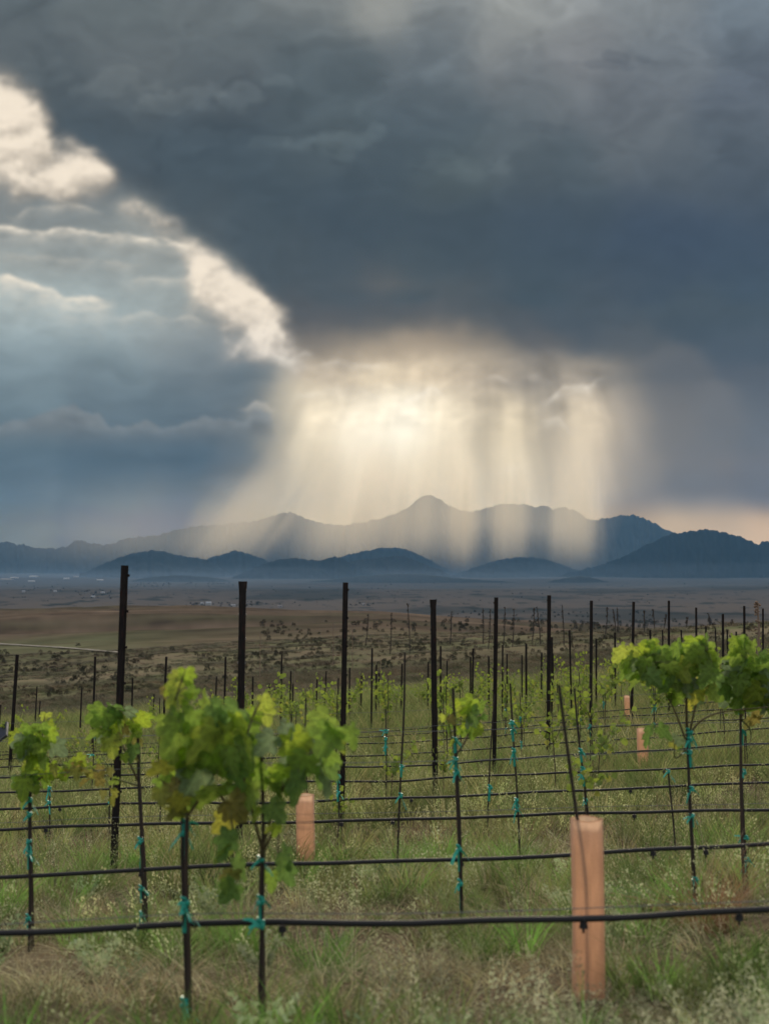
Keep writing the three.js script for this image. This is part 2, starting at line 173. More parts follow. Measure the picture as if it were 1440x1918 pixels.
{ // the ground, one sheet from under the camera to the horizon
  const az = []; for (let a = -180; a < -24; a += 6) az.push(a); for (let a = -24; a < -17; a += 1) az.push(a); for (let a = -17; a <= 17.001; a += 0.075) az.push(a); for (let a = 18; a < 24; a += 1) az.push(a); for (let a = 24; a <= 180; a += 6) az.push(a);
  const rad = []; for (let r = 0.5; r < 40000; r *= 1.0265) rad.push(r);
  const n = rad.length, pos = new Float32Array(az.length * n * 3), col = new Float32Array(az.length * n * 3), uv = new Float32Array(az.length * n * 2), idx = [];
  const C = [0, 0, 0], put = (r, g, b, t) => { C[0] = mix(C[0], r, t); C[1] = mix(C[1], g, t); C[2] = mix(C[2], b, t); };
  az.forEach((deg, i) => rad.forEach((r, j) => {
    const a = deg * Math.PI / 180, X = Math.sin(a) * r, Z = -Math.cos(a) * r, k = i * n + j; pos.set([X, land(X, Z), Z], k * 3); uv.set([X, Z], k * 2);
    const x = 720 + FOCAL * Math.tan(clamp(a, -0.5, 0.5)), f1 = fbm(X / 0.9, Z / 0.9, 4), f2 = fbm(X / 4, Z / 4, 4);
    C[0] = 0.028; C[1] = 0.022; C[2] = 0.015;
    put(0.055, 0.045, 0.028, sstep(0, 0.3, f1)); put(0.02, 0.024, 0.011, sstep(-0.05, 0.25, f2) * 0.7);
    const mid = sstep(22, 45, r); put(0.05, 0.045, 0.028, mid);
    if (r > 22) {
      const f3 = fbm(X / 28 + 3, Z / 16, 5), f4 = fbm(X / 9, Z / 5, 4), f5 = fbm(X / 240 + 9, Z / 120, 5), f6 = fbm(X / 70, Z / 30 + 5, 4);
      put(0.034, 0.039, 0.019, mid * sstep(-0.1, 0.3, f3) * 0.8); put(0.054, 0.042, 0.03, mid * sstep(0.0, 0.35, -f3) * 0.7); put(0.018, 0.02, 0.012, mid * sstep(0.03, 0.35, f4) * 0.6);
      const hill = sstep(260, 620, r); put(0.034, 0.0265, 0.0195, hill); put(0.022, 0.021, 0.0135, hill * sstep(-0.05, 0.22, f5) * 0.8); put(0.04, 0.03, 0.022, hill * sstep(0.03, 0.25, -f5) * 0.7); put(0.014, 0.011, 0.0095, hill * sstep(0.05, 0.25, f6) * 0.55);
      put(0.034, 0.037, 0.021, sstep(330, 420, r) * sstep(720, 560, r) * sstep(420, 180, x) * (0.75 + f6));
      const h1 = 1 + 0.75 * fbm(X / 26, Z / 12 + 3, 4) + 0.6 * fbm(X / 90 + 8, Z / 34, 4); C[0] *= h1; C[1] *= h1; C[2] *= h1;
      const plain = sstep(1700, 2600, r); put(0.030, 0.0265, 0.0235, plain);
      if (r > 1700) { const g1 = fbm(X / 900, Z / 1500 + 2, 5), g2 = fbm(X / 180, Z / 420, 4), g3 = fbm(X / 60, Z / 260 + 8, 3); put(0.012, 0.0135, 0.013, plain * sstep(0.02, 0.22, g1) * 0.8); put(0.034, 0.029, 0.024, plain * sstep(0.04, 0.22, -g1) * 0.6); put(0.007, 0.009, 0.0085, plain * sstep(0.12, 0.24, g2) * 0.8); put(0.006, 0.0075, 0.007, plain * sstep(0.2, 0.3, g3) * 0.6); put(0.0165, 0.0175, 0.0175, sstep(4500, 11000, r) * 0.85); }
    }
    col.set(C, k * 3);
  }));
  for (let i = 0; i < az.length - 1; i++) for (let j = 0; j < n - 1; j++) { const a = i * n + j, b = a + n; idx.push(a, a + 1, b, b, a + 1, b + 1); }
  const g = new THREE.BufferGeometry(); g.setAttribute('position', new THREE.BufferAttribute(pos, 3)); g.setAttribute('color', new THREE.BufferAttribute(col, 3)); g.setAttribute('uv', new THREE.BufferAttribute(uv, 2)); g.setIndex(idx); g.computeVertexNormals();
  const bump = dataTex(256, 256, (i, j) => { const a = i / 256 * 6.2832, b = j / 256 * 6.2832, v = 0.5 + fbm(Math.cos(a) * 3 + Math.sin(b) * 3 + 5, Math.sin(a) * 3 + Math.cos(b) * 3, 5); return [v, v, v]; }, false, 0.8, 0.8);
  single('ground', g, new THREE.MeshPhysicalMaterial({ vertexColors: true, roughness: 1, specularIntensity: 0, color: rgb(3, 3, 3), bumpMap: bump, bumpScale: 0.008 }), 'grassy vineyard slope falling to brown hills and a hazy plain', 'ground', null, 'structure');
}

// ---------- mountains ----------
function range(name, label, crest, D, o = {}) {
  const { reach = 0.16, back = 0.1, rough = 1, color = [0.03, 0.036, 0.036], step = 2, rows = 30, seed = 0, foot = -165 } = o;
  const x0 = crest[0][0], x1 = crest[crest.length - 1][0], nx = Math.round((x1 - x0) / step) + 1, pos = [], idx = [], col = [];
  const lineY = (x) => { let i = 0; while (i < crest.length - 2 && x > crest[i + 1][0]) i++; const p0 = crest[Math.max(i - 1, 0)], p1 = crest[i], p2 = crest[i + 1], p3 = crest[Math.min(i + 2, crest.length - 1)], t = clamp((x - p1[0]) / (p2[0] - p1[0]), 0, 1); const m1 = (p2[1] - p0[1]) / (p2[0] - p0[0]) * (p2[0] - p1[0]), m2 = (p3[1] - p1[1]) / (p3[0] - p1[0]) * (p2[0] - p1[0]); return (2 * t ** 3 - 3 * t * t + 1) * p1[1] + (t ** 3 - 2 * t * t + t) * m1 + (3 * t * t - 2 * t ** 3) * p2[1] + (t ** 3 - t * t) * m2; };
  for (let i = 0; i < nx; i++) {
    const x = x0 + (x1 - x0) * i / (nx - 1), y = lineY(x) + rough * (fbm(x / 16 + seed, seed, 4) * 7 + fbm(x / 6, seed + 5, 3) * 5.5);
    const wob = D * (1 + 0.03 * fbm(x / 130 + seed, 1.3, 3)), top = place(x, y, wob), hgt = Math.max(top.y - foot, 15);
    for (let j = 0; j <= rows; j++) {
      const s = j / (rows * 0.75), f = s <= 1 ? s : 2 - s * 1, dd = s <= 1 ? wob - (1 - s) * hgt * (reach * 22) : wob + (s - 1) * hgt * (back * 30);
      const spur = billow(x / 46 + seed * 3 + s * 0.6, s * 1.1 + seed, 4) - 0.45, prof = s <= 1 ? Math.pow(f, 1.25) : clamp(1 - (s - 1) * 2.6, 0, 1), body = s <= 1 ? 4 * f * (1 - f) : 0;
      const h = foot + hgt * clamp(prof + 0.16 * spur * body, 0, 1), a = (x - 720) / FOCAL;
      pos.push(a * dd, s <= 1 || j === rows ? h : h, -dd); const n = 1 + 0.6 * fbm(x / 12, s * 8 + seed, 3); col.push(color[0] * n, color[1] * n, color[2] * n);
    }
  }
  const m = rows + 1; for (let i = 0; i < nx - 1; i++) for (let j = 0; j < rows; j++) { const a = i * m + j, b = a + m; idx.push(a, b, a + 1, b, b + 1, a + 1); }
  const g = new THREE.BufferGeometry(); g.setAttribute('position', new THREE.Float32BufferAttribute(pos, 3)); g.setAttribute('color', new THREE.Float32BufferAttribute(col, 3)); g.setIndex(idx); g.computeVertexNormals();
  return single(name, g, new THREE.MeshPhysicalMaterial({ vertexColors: true, roughness: 1, specularIntensity: 0 }), label, 'mountains', null, 'structure');
}
range('mountain_range', 'long far mountain range with a rounded double summit behind the rain', [[-260, 1000], [-120, 1022], [-40, 1010], [0, 1015], [12, 1014], [30, 1020], [42, 1018], [60, 1025], [95, 1027], [130, 1022], [142, 1013], [155, 1012], [170, 1017], [200, 1020], [240, 1008], [290, 1003], [330, 993], [375, 985], [430, 981], [480, 975], [510, 966], [540, 959], [560, 965], [590, 977], [640, 983], [700, 974], [740, 962], [770, 946], [788, 931], [803, 927], [822, 935], [850, 950], [880, 959], [920, 948], [960, 943], [1010, 949], [1024, 948], [1040, 953], [1058, 950], [1080, 958], [1105, 973], [1140, 970], [1180, 964], [1215, 975], [1250, 993], [1300, 1010], [1400, 1030], [1500, 1040], [1700, 1020]], 22000, { reach: 0.1, rows: 44, seed: 3, color: [0.04, 0.044, 0.04] });
range('mountain', 'broad dark blue mountain rising at the right edge', [[1030, 1085], [1060, 1074], [1110, 1062], [1150, 1049], [1200, 1026], [1250, 1002], [1278, 997], [1320, 992], [1360, 998], [1400, 1011], [1418, 1018], [1436, 1014], [1480, 1028], [1560, 1022], [1700, 1040]], 15500, { reach: 0.12, rows: 36, seed: 11, color: [0.017, 0.021, 0.021] });
range('foothill', 'pale foothill behind the dark ones, half lost in lit rain', [[610, 1060], [640, 1042], [690, 1030], [725, 1024], [760, 1028], [800, 1046], [850, 1072], [880, 1084]], 18500, { seed: 21, rough: 0.6 });
range('foothill', 'wide blue foothill with two humps on the left', [[150, 1076], [185, 1060], [230, 1041], [270, 1032], [295, 1030], [340, 1040], [380, 1046], [410, 1060], [440, 1082]], 15500, { seed: 31, rough: 0.6 });
range('foothill', 'small grey foothill between the two-humped one and the middle ridge', [[370, 1062], [390, 1045], [415, 1038], [440, 1031], [462, 1035], [485, 1043], [510, 1055], [540, 1080]], 17000, { seed: 37, rough: 0.6 });
range('foothill', 'dark flat-topped foothill with a small knob in the middle', [[425, 1086], [470, 1066], [500, 1054], [530, 1046], [560, 1045], [590, 1049], [615, 1045], [634, 1041], [650, 1052], [680, 1064], [720, 1082]], 14000, { seed: 43, rough: 0.7, color: [0.024, 0.029, 0.029] });
range('foothill', 'dark pointed foothill below the brightest rain', [[625, 1064], [660, 1050], [700, 1045], [750, 1040], [775, 1048], [800, 1058], [830, 1070], [860, 1086]], 14800, { seed: 47, rough: 0.6, color: [0.03, 0.034, 0.033] });
range('foothill', 'low hazy hill right of the brightest rain', [[830, 1084], [870, 1069], [910, 1057], [935, 1063], [960, 1072], [1000, 1084]], 15000, { seed: 53, rough: 0.5 });
range('foothill', 'faint rounded foothill in front of the far range, under the dark rain gap', [[870, 1078], [910, 1055], [960, 1044], [1010, 1045], [1060, 1060], [1110, 1082]], 16500, { seed: 57, rough: 0.5 });
range('mesa', 'low dark mesa along the foot of the left foothills', [[240, 1090], [270, 1083], [320, 1078], [370, 1079], [420, 1085], [440, 1090]], 11500, { seed: 61, rough: 0.3, step: 4, rows: 12 });
range('mesa', 'long low mesa at the foot of the middle foothills', [[560, 1092], [640, 1083], [700, 1077], [780, 1075], [850, 1082], [900, 1086], [1020, 1094]], 11000, { seed: 67, rough: 0.3, step: 4, rows: 12 });
range('mesa', 'low dark hill in front of the right mountain', [[1000, 1096], [1050, 1084], [1090, 1079], [1125, 1086], [1160, 1096]], 11000, { seed: 71, rough: 0.3, step: 4, rows: 12 });

// ---------- lit rain in front of the range ----------
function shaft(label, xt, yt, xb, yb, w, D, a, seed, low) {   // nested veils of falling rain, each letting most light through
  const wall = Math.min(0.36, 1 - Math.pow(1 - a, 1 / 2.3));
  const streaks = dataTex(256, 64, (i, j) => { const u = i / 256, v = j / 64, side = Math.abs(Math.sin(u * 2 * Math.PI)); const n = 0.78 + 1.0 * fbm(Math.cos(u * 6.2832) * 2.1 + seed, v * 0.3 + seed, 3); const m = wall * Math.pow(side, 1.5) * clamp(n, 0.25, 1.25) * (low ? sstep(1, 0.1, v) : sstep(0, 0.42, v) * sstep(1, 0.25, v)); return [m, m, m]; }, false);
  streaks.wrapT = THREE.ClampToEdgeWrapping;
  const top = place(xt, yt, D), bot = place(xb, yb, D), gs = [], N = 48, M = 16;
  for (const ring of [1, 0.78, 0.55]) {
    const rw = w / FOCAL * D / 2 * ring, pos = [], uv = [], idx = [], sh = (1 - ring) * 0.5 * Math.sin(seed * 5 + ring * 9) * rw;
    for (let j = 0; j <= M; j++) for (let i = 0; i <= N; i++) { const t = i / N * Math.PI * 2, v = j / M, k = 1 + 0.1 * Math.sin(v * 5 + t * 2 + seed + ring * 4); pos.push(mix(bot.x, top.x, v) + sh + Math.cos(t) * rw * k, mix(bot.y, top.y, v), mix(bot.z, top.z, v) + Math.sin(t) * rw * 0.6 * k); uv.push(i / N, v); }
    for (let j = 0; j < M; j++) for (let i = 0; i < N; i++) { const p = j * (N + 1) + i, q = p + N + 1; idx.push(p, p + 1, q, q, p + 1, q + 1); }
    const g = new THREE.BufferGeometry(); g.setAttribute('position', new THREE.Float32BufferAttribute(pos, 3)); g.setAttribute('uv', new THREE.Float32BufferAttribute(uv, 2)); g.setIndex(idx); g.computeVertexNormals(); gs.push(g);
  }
  const m = single(low ? 'mist_bank' : 'rain_shaft', mergeGeometries(gs), new THREE.MeshPhysicalMaterial({ color: low ? rgb(0.42, 0.58, 0.8) : rgb(0.94, 0.84, 0.66), roughness: 1, transmission: 0.85, thickness: 0, specularIntensity: 0, transparent: true, alphaMap: streaks, side: THREE.DoubleSide, depthWrite: false }), label, low ? 'mist' : 'rain', null, 'stuff');  // rain is neutral; the warm sunlight on it is painted into this tint
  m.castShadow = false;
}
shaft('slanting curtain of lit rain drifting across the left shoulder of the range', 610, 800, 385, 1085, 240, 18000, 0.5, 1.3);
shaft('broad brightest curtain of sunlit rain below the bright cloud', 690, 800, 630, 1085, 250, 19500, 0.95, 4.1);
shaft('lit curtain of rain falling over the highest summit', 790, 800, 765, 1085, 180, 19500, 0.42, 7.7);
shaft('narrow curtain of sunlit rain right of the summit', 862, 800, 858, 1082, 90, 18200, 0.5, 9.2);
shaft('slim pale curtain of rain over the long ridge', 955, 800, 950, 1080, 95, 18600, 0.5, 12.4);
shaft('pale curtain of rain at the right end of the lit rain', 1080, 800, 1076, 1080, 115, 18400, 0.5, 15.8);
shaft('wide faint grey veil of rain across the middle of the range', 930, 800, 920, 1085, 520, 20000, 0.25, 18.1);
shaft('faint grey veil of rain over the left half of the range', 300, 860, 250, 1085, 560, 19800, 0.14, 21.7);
shaft('low blue mist lying along the foot of the mountains', 720, 1046, 720, 1098, 3000, 11800, 0.12, 3.3, true);

// ---------- shared small geometry ----------
function tube(pts, r0, r1 = r0, sides = 6, segs = pts.length * 2) { const c = new THREE.CatmullRomCurve3(pts), g = new THREE.TubeGeometry(c, segs, 1, sides, false), p = g.attributes.position; for (let i = 0; i <= segs; i++) { const o = c.getPointAt(i / segs), r = mix(r0, r1, i / segs); for (let j = 0; j <= sides; j++) { const k = i * (sides + 1) + j; p.setXYZ(k, o.x + (p.getX(k) - o.x) * r, o.y + (p.getY(k) - o.y) * r, o.z + (p.getZ(k) - o.z) * r); } } return g; }
const ROW = [0, 4.35, 6.2, 8.3, 10.4, 12.4, 14.5, 16.6, 18.7, 20.8, 22.9, 25, 27.1, 29.2, 31.3, 33.4];
const MAT = {
  steel: new THREE.MeshStandardMaterial({ color: rgb(0.03, 0.018, 0.014), roughness: 0.75, metalness: 0.25, map: dataTex(64, 256, (i, j) => { const n = 0.62 + 0.9 * fbm(i / 9, j / 22, 4), m = sstep(0.1, 0.35, fbm(i / 16 + 9, j / 30, 3)); return [n * (1 + 0.5 * m), n, n * (1 - 0.2 * m)]; }, true, 8, 1) }),
  lightgap: std(0.3, 0.29, 0.28, { metalness: 0.6, roughness: 0.5 }), poly: std(0.014, 0.014, 0.016, { roughness: 0.72 }), wire: std(0.16, 0.165, 0.175, { metalness: 0.7, roughness: 0.45 }), rod: std(0.028, 0.019, 0.015, { roughness: 0.7 }), bark: std(0.06, 0.04, 0.03), cane: std(0.1, 0.075, 0.035), canegreen: std(0.12, 0.13, 0.045),
  tie: new THREE.MeshPhysicalMaterial({ color: rgb(0.02, 0.45, 0.34), roughness: 0.5, transmission: 0.3, thickness: 0, side: THREE.DoubleSide }),
};

// ---------- trellis posts ----------
function postGeo(len, wide, flare) {   // a rolled channel with turned-out lips
  const w = 0.0145 * wide, d = 0.026, t = 0.003, s = new THREE.Shape(); s.moveTo(-w - 0.004, 0); s.lineTo(-w, 0); s.lineTo(-w, -d + t); s.lineTo(w, -d + t); s.lineTo(w, 0); s.lineTo(w + 0.004, 0); s.lineTo(w + 0.004, -t); s.lineTo(w + t, -t); s.lineTo(w + t, -d); s.lineTo(-w - t, -d); s.lineTo(-w - t, -t); s.lineTo(-w - 0.004, -t);
  const g = new THREE.ExtrudeGeometry(s, { depth: len, steps: 24, bevelEnabled: false }); g.rotateX(-Math.PI / 2); g.translate(0, 0, -d / 2);
  const p = g.attributes.position; for (let i = 0; i < p.count; i++) { const y = p.getY(i), f = flare ? 1 + 0.28 * sstep(len - 0.09, len, y) : 1, dent = 1 + 0.02 * Math.sin(y * 21 + p.getX(i) * 9); p.setX(i, p.getX(i) * f * dent); }
  g.computeVertexNormals(); return g;
}
const hookGeo = new THREE.BoxGeometry(0.006, 0.016, 0.02);
function post(xt, yt, xb, d, label, o = {}) {
  const top = place(xt, yt, d), bx = (xb - 720) / FOCAL * d, base = onLand(bx, -d, -0.12), dir = top.clone().sub(base), len = dir.length();
  const t = thing('trellis_post', label, 'post', base, o.group); t.quaternion.setFromUnitVectors(V(0, 1, 0), dir.normalize()); t.rotateY(o.turn ?? R(-0.5, 0.5));
  part('channel', postGeo(len, o.wide ?? 1, o.flare), MAT.steel, t);
  if (d < 17) { const n = o.hooks ?? 7; for (let k = 0; k < n; k++) for (const s of [-1, 1]) { const h = part('hook_or_light_gap', hookGeo, o.hooks ? MAT.lightgap : MAT.steel, t); h.position.set(s * (0.0145 * (o.wide ?? 1) + 0.004), len - 0.06 - k * (len - 0.5) / n, -0.015); } }  // on the notched post these pale tabs paint light seen through gaps
  return t;
}
const tall = [
  [234, 1059, 216, 8.3, 'tall dark steel post left of the big blurred vine, the highest of all posts', {}],
  [455, 1089, 449, 9.8, 'wide dark steel post with flared top and bright edge notches, above the big blurred vine', { wide: 1.45, flare: true, hooks: 9, turn: 0.05 }],
  [647, 1091, 640, 11.6, 'tall dark steel post just right of the big blurred vine', {}],
  [811, 1123, 815, 13.2, 'dark steel post with flared top in the middle of the picture', { wide: 1.5, flare: true, turn: 0.1 }],
  [929, 1119, 923, 15.4, 'tall dark steel post next right of the flared middle post', {}],
  [1028, 1115, 1024, 16.8, 'tall dark steel post above the leaning tube stake, third right of centre', { wide: 1.15 }],
  [1107, 1125, 1103, 19.2, 'tall dark steel post left of the right-hand vine, two posts away from it', { wide: 1.1 }],
  [1186, 1127, 1179, 21, 'tall dark steel post whose middle is hidden by the left end of the right-hand vine', { wide: 1.15 }],
  [1252, 1125, 1249, 23, 'dark steel post rising behind the top of the right-hand vine, left of its stake', {}],
  [1303, 1138, 1301, 25, 'dark steel post above the top of the right-hand vine, right of its stake', {}],
  [1353, 1150, 1351, 24, 'dark steel post in the gap between the two right-hand vines', {}],
  [1393, 1135, 1391, 26, 'dark steel post above the vine at the right edge', {}],
  [1428, 1140, 1425, 27, 'dark steel post nearest the right edge of the picture', {}],
  [33, 1226, 20, 17.5, 'leaning dark steel post near the left edge', { wide: 0.9 }],
  [179, 1230, 175, 22.5, 'dark steel post between the left edge post and the highest post', { wide: 0.9 }],
  [312, 1230, 306, 22.5, 'dark steel post rising behind the raised left shoot of the big blurred vine', { wide: 0.95 }],
];
for (const [xt, yt, xb, d, l, o] of tall) post(xt, yt, xb, d, l, o);
const small = [[154, 1288, 152, 30], [70, 1286, 68, 38], [76, 1313, 74, 42], [2, 1320, 0, 34], [249, 1270, 248, 30], [289, 1300, 289, 38], [346, 1300, 346, 37], [423, 1230, 420, 26], [406, 1267, 403, 32], [474, 1267, 473, 32], [528, 1226, 526, 26], [505, 1281, 504, 36], [515, 1290, 514, 40], [545, 1257, 543, 31], [549, 1281, 548, 36], [594, 1270, 592, 34], [611, 1257, 606, 33], [634, 1270, 632, 33], [655, 1251, 654, 31], [677, 1265, 676, 34], [697, 1214, 695, 25], [705, 1245, 704, 31], [710, 1260, 709, 34], [753, 1243, 750, 31], [802, 1240, 800, 31], [825, 1210, 824, 25], [837, 1238, 835, 31], [881, 1230, 880, 30], [886, 1215, 882, 27], [915, 1230, 914, 29], [941, 1208, 939, 26], [949, 1225, 948, 29], [977, 1227, 976, 30], [985, 1205, 984, 26], [1014, 1222, 1012, 29], [1033, 1193, 1031, 24], [1035, 1224, 1035, 30], [1066, 1180, 1069, 24.5], [1116, 1197, 1114, 27], [1151, 1185, 1150, 26], [1217, 1180, 1217, 28], [1240, 1180, 1240, 29], [1275, 1180, 1275, 30], [1321, 1173, 1321, 30], [1339, 1177, 1339, 31], [1361, 1180, 1361, 31], [1378, 1183, 1377, 31]];
small.sort((a, b) => a[0] - b[0]); const NTH = (n) => { const a = ['', 'first', 'second', 'third', 'fourth', 'fifth', 'sixth', 'seventh', 'eighth', 'ninth', 'tenth', 'eleventh', 'twelfth', 'thirteenth', 'fourteenth', 'fifteenth', 'sixteenth', 'seventeenth', 'eighteenth', 'nineteenth'], t = ['', '', 'twent', 'thirt', 'fort'][n / 10 | 0]; return n < 20 ? a[n] : n % 10 ? `${t}y-${a[n % 10]}` : `${t}ieth`; };
for (const [i, [xt, yt, xb, d]] of small.entries()) post(xt, yt, xb, d, `thin dark steel post far down among the back vine rows, ${NTH(i + 1)} such from the left`, { wide: 0.8, group: 'thin posts of the back vine rows' });

// ---------- drip lines and wires ----------
const dripSag = (k, X) => 0.33 + 0.02 * fbm(X / 2.2 + k * 7, k * 3.1, 2);
const dripPoint = (k, X, dz = 0) => V(X, land(X, -ROW[k]) + dripSag(k, X), -ROW[k] + dz - 0.02);
const emitterGeo = mergeGeometries([new THREE.CylinderGeometry(0.011, 0.014, 0.018, 10), new THREE.CylinderGeometry(0.005, 0.003, 0.016, 8).translate(0, -0.017, 0), new THREE.TorusGeometry(0.012, 0.003, 6, 12).rotateY(Math.PI / 2).translate(0, 0.014, 0)].map((g) => g.toNonIndexed()));
const ROWNAME = ['', 'nearest black drip hose, running across the foreground in front of the large orange tube', 'second black drip hose from the camera, passing behind the large orange tube', 'third black drip hose from the camera, crossing the smaller orange tube', 'fourth black drip hose from the camera, just above the smaller orange tube', 'fifth black drip hose from the camera', 'sixth black drip hose from the camera', 'seventh black drip hose from the camera', 'eighth black drip hose from the camera, thin in the meadow', 'ninth black drip hose from the camera, thin in the meadow', 'tenth and farthest black drip hose, thin in the meadow'];
const drips = { 1: [530, 1090, 1380], 2: [268, 862, 1318, 1220], 3: [90, 640, 735, 1185], 4: [116, 770, 1178], 5: [300, 860, 1240], 6: [400, 900] };
for (let k = 1; k <= 10; k++) {
  const half = ROW[k] * 0.31 + 1.2, pts = []; for (let X = -half; X <= half; X += 0.22) pts.push(dripPoint(k, X));
  const t = thing('drip_hose', ROWNAME[k], 'hose', V(0, 0, 0)); part('hose_pipe', tube(pts, k === 1 ? 0.0105 : 0.0095, k === 1 ? 0.0105 : 0.0095, 8, pts.length * 2), MAT.poly, t);
  for (const px of drips[k] ?? []) { const X = (px - 720) / FOCAL * ROW[k], e = part('dripper', emitterGeo, MAT.poly, t); e.position.copy(dripPoint(k, X)).add(V(0, -0.02, 0)); }
}
for (const [k, h, l] of [[1, 0.37, 'thin grey trellis wire just above the nearest drip hose'], [2, 0.78, 'grey trellis wire holding up the vines of the second row'], [3, 0.38, 'thin grey trellis wire along the third drip hose'], [3, 0.86, 'grey trellis wire of the third row at vine height'], [5, 0.8, 'grey trellis wire of the fifth row at vine height'], [7, 0.85, 'grey trellis wire of the seventh row at vine height']]) {
  const half = ROW[k] * 0.31 + 1.2, pts = []; for (let X = -half; X <= half; X += 0.5) pts.push(V(X, land(X, -ROW[k]) + h + 0.012 * fbm(X / 2, k + h, 2), -ROW[k] + 0.03));
  single('trellis_wire', tube(pts, 0.0016, 0.0016, 5, pts.length * 2), MAT.wire, l, 'wire');
}

// ---------- vine stakes with tied tape ----------
function ribbon(a, dir, len, w, curl) { const pos = [], idx = [], n = 7; for (let i = 0; i <= n; i++) { const s = i / n, c = a.clone().addScaledVector(dir, len * s).add(V(0, -curl * s * s, 0.004 * Math.sin(s * 9))), side = V(-dir.z, 0.35 * Math.sin(s * 5), dir.x).add(V(0, 0.7, 0)).normalize().multiplyScalar(w / 2 * (1 - 0.25 * s)); pos.push(c.x - side.x, c.y - side.y, c.z - side.z, c.x + side.x, c.y + side.y, c.z + side.z); if (i < n) idx.push(2 * i, 2 * i + 1, 2 * i + 2, 2 * i + 1, 2 * i + 3, 2 * i + 2); } const g = new THREE.BufferGeometry(); g.setAttribute('position', new THREE.Float32BufferAttribute(pos, 3)); g.setIndex(idx); g.computeVertexNormals(); return g; }
function tieGeo(r, seed, big) {
  const q = mulberry(seed), gs = [], add = (g) => { const n = g.toNonIndexed(); n.deleteAttribute('uv'); n.deleteAttribute('normal'); gs.push(n); };
  add(new THREE.TorusGeometry(r * 1.7, 0.005, 6, 14).rotateX(Math.PI / 2).rotateZ(0.2)); add(new THREE.TorusGeometry(r * 1.6, 0.005, 6, 14).rotateX(Math.PI / 2).rotateZ(-0.25).translate(0, 0.012, 0)); add(new THREE.SphereGeometry(0.009, 8, 6).translate(0.006, 0, r + 0.008));
  for (let i = 0; i < 3; i++) { const a = q() * 6.28, d = V(Math.cos(a) * 0.75, -0.75 + q() * 1.05, Math.sin(a) * 0.4 + 0.25).normalize(); add(ribbon(V(0, 0, r), d, (0.028 + q() * 0.045) * big, 0.013, 0.01 + q() * 0.03)); }
  if (q() < 0.65) add(new THREE.CylinderGeometry(r * 1.25, r * 1.25, 0.04 + q() * 0.05, 8, 1, true).translate(0, -0.03, 0));
  const g = mergeGeometries(gs); g.computeVertexNormals(); return g;
}
const TIES = [0, 1, 2, 3, 4, 5, 6, 7, 8, 9, 10, 11, 12, 13, 14, 15].map((i) => tieGeo(0.0065, 50 + i * 13, 0.6 + 0.035 * i));
function stake(xt, yt, xb, d, ties, label, r = 0.0058, group) {
  const top = place(xt, yt, d), bx = (xb - 720) / FOCAL * d, base = onLand(bx, -d, -0.05), dir = top.clone().sub(base), len = dir.length(), t = thing('vine_stake', label, 'stake', base, group);
  const pts = [0, 0.25, 0.5, 0.75, 1].map((s) => V(0.008 * Math.sin(s * 4 + xt) * (s < 1 ? 1 : 0), len * s, 0.006 * Math.sin(s * 5 + d)));
  part('rod', tube(pts, r, r * 0.9, 7, 10), MAT.rod, t); t.quaternion.setFromUnitVectors(V(0, 1, 0), dir.clone().normalize());
  for (const y of ties) { let lo = 0, hi = len, f = (yy) => yy; const yTop = yt, yBase = 959 - 0; const b = projY(base), h = (b - y) / (b - yTop) * len; const m = part('tie', pick(TIES), MAT.tie, t); m.position.set(0, h, 0); m.scale.set(0.9, R(0.7, 1.3), 0.9); m.rotation.y = R(-0.7, 0.7); if (d > 9) m.scale.multiplyScalar(1.2); }
  return t;
}
function projY(p) { const dy = p.y - EYE, z = -p.z, dep = z * cP + dy * sP, u = dy * cP - z * sP; return 959 - u / dep * FOCAL; }
stake(347, 1440, 350, 4.3, [1545, 1560, 1692, 1708, 1882], 'near stake with green ties under the left half of the big blurred vine', 0.0062);
stake(489, 1372, 491, 4.3, [1612, 1690, 1735], 'near stake rising through the right half of the big blurred vine', 0.0062);
{ const P = [[1098, 1905], [1098, 1760], [1096, 1650], [1089, 1585], [1080, 1530], [1063, 1410], [1046, 1283]].map(([x, y]) => place(x, y, 4.72)), t = thing('vine_stake', 'leaning dark stake standing in the large orange grow tube', 'stake', P[0]); part('rod', tube(P.map((p) => p.clone().sub(P[0])), 0.0066, 0.0056, 7, 24), MAT.rod, t); }
stake(57, 1440, 60, 6.2, [1500, 1528, 1578, 1602, 1720], 'stake with five green ties at the far left', 0.0062);
stake(258, 1352, 273, 6.2, [1578, 1666, 1716], 'crooked stake with a green bow left of the big blurred vine', 0.0062);
stake(848, 1288, 864, 6.2, [1388, 1425, 1448, 1592, 1656], 'bent stake under the small vine in the middle', 0.0066);
stake(1284, 1238, 1298, 6.2, [1372, 1388, 1412, 1480, 1530, 1648, 1690], 'stake with many green ties under the large right-hand vine', 0.0066);
stake(1385, 1282, 1394, 6.8, [1316, 1372, 1448, 1571, 1612], 'stake under the vine at the right edge', 0.0062);
stake(758, 1222, 745, 8.3, [1437, 1492], 'long leaning stake just left of the flared middle post', 0.0066);
stake(955, 1280, 972, 8.3, [1356, 1368, 1408, 1500, 1518], 'stake with bright green ties left of the large orange tube', 0.0062);
stake(1075, 1290, 1107, 8.3, [1408, 1442, 1452, 1500], 'leaning stake with green ties behind the large orange tube', 0.0062);
stake(1250, 1440, 1262, 8.3, [1446], 'short stake left of the right-hand vine stake, one green tie', 0.006);
stake(634, 1430, 632, 9.6, [1456, 1486], 'dark stake beside the post right of the big blurred vine', 0.006);
stake(926, 1300, 909, 10.4, [1476], 'thin leaning stake between the middle vine and the tied stake', 0.006);
stake(722, 1328, 722, 12.4, [1372, 1386, 1400], 'thin stake with a long green tie in the middle distance', 0.006);
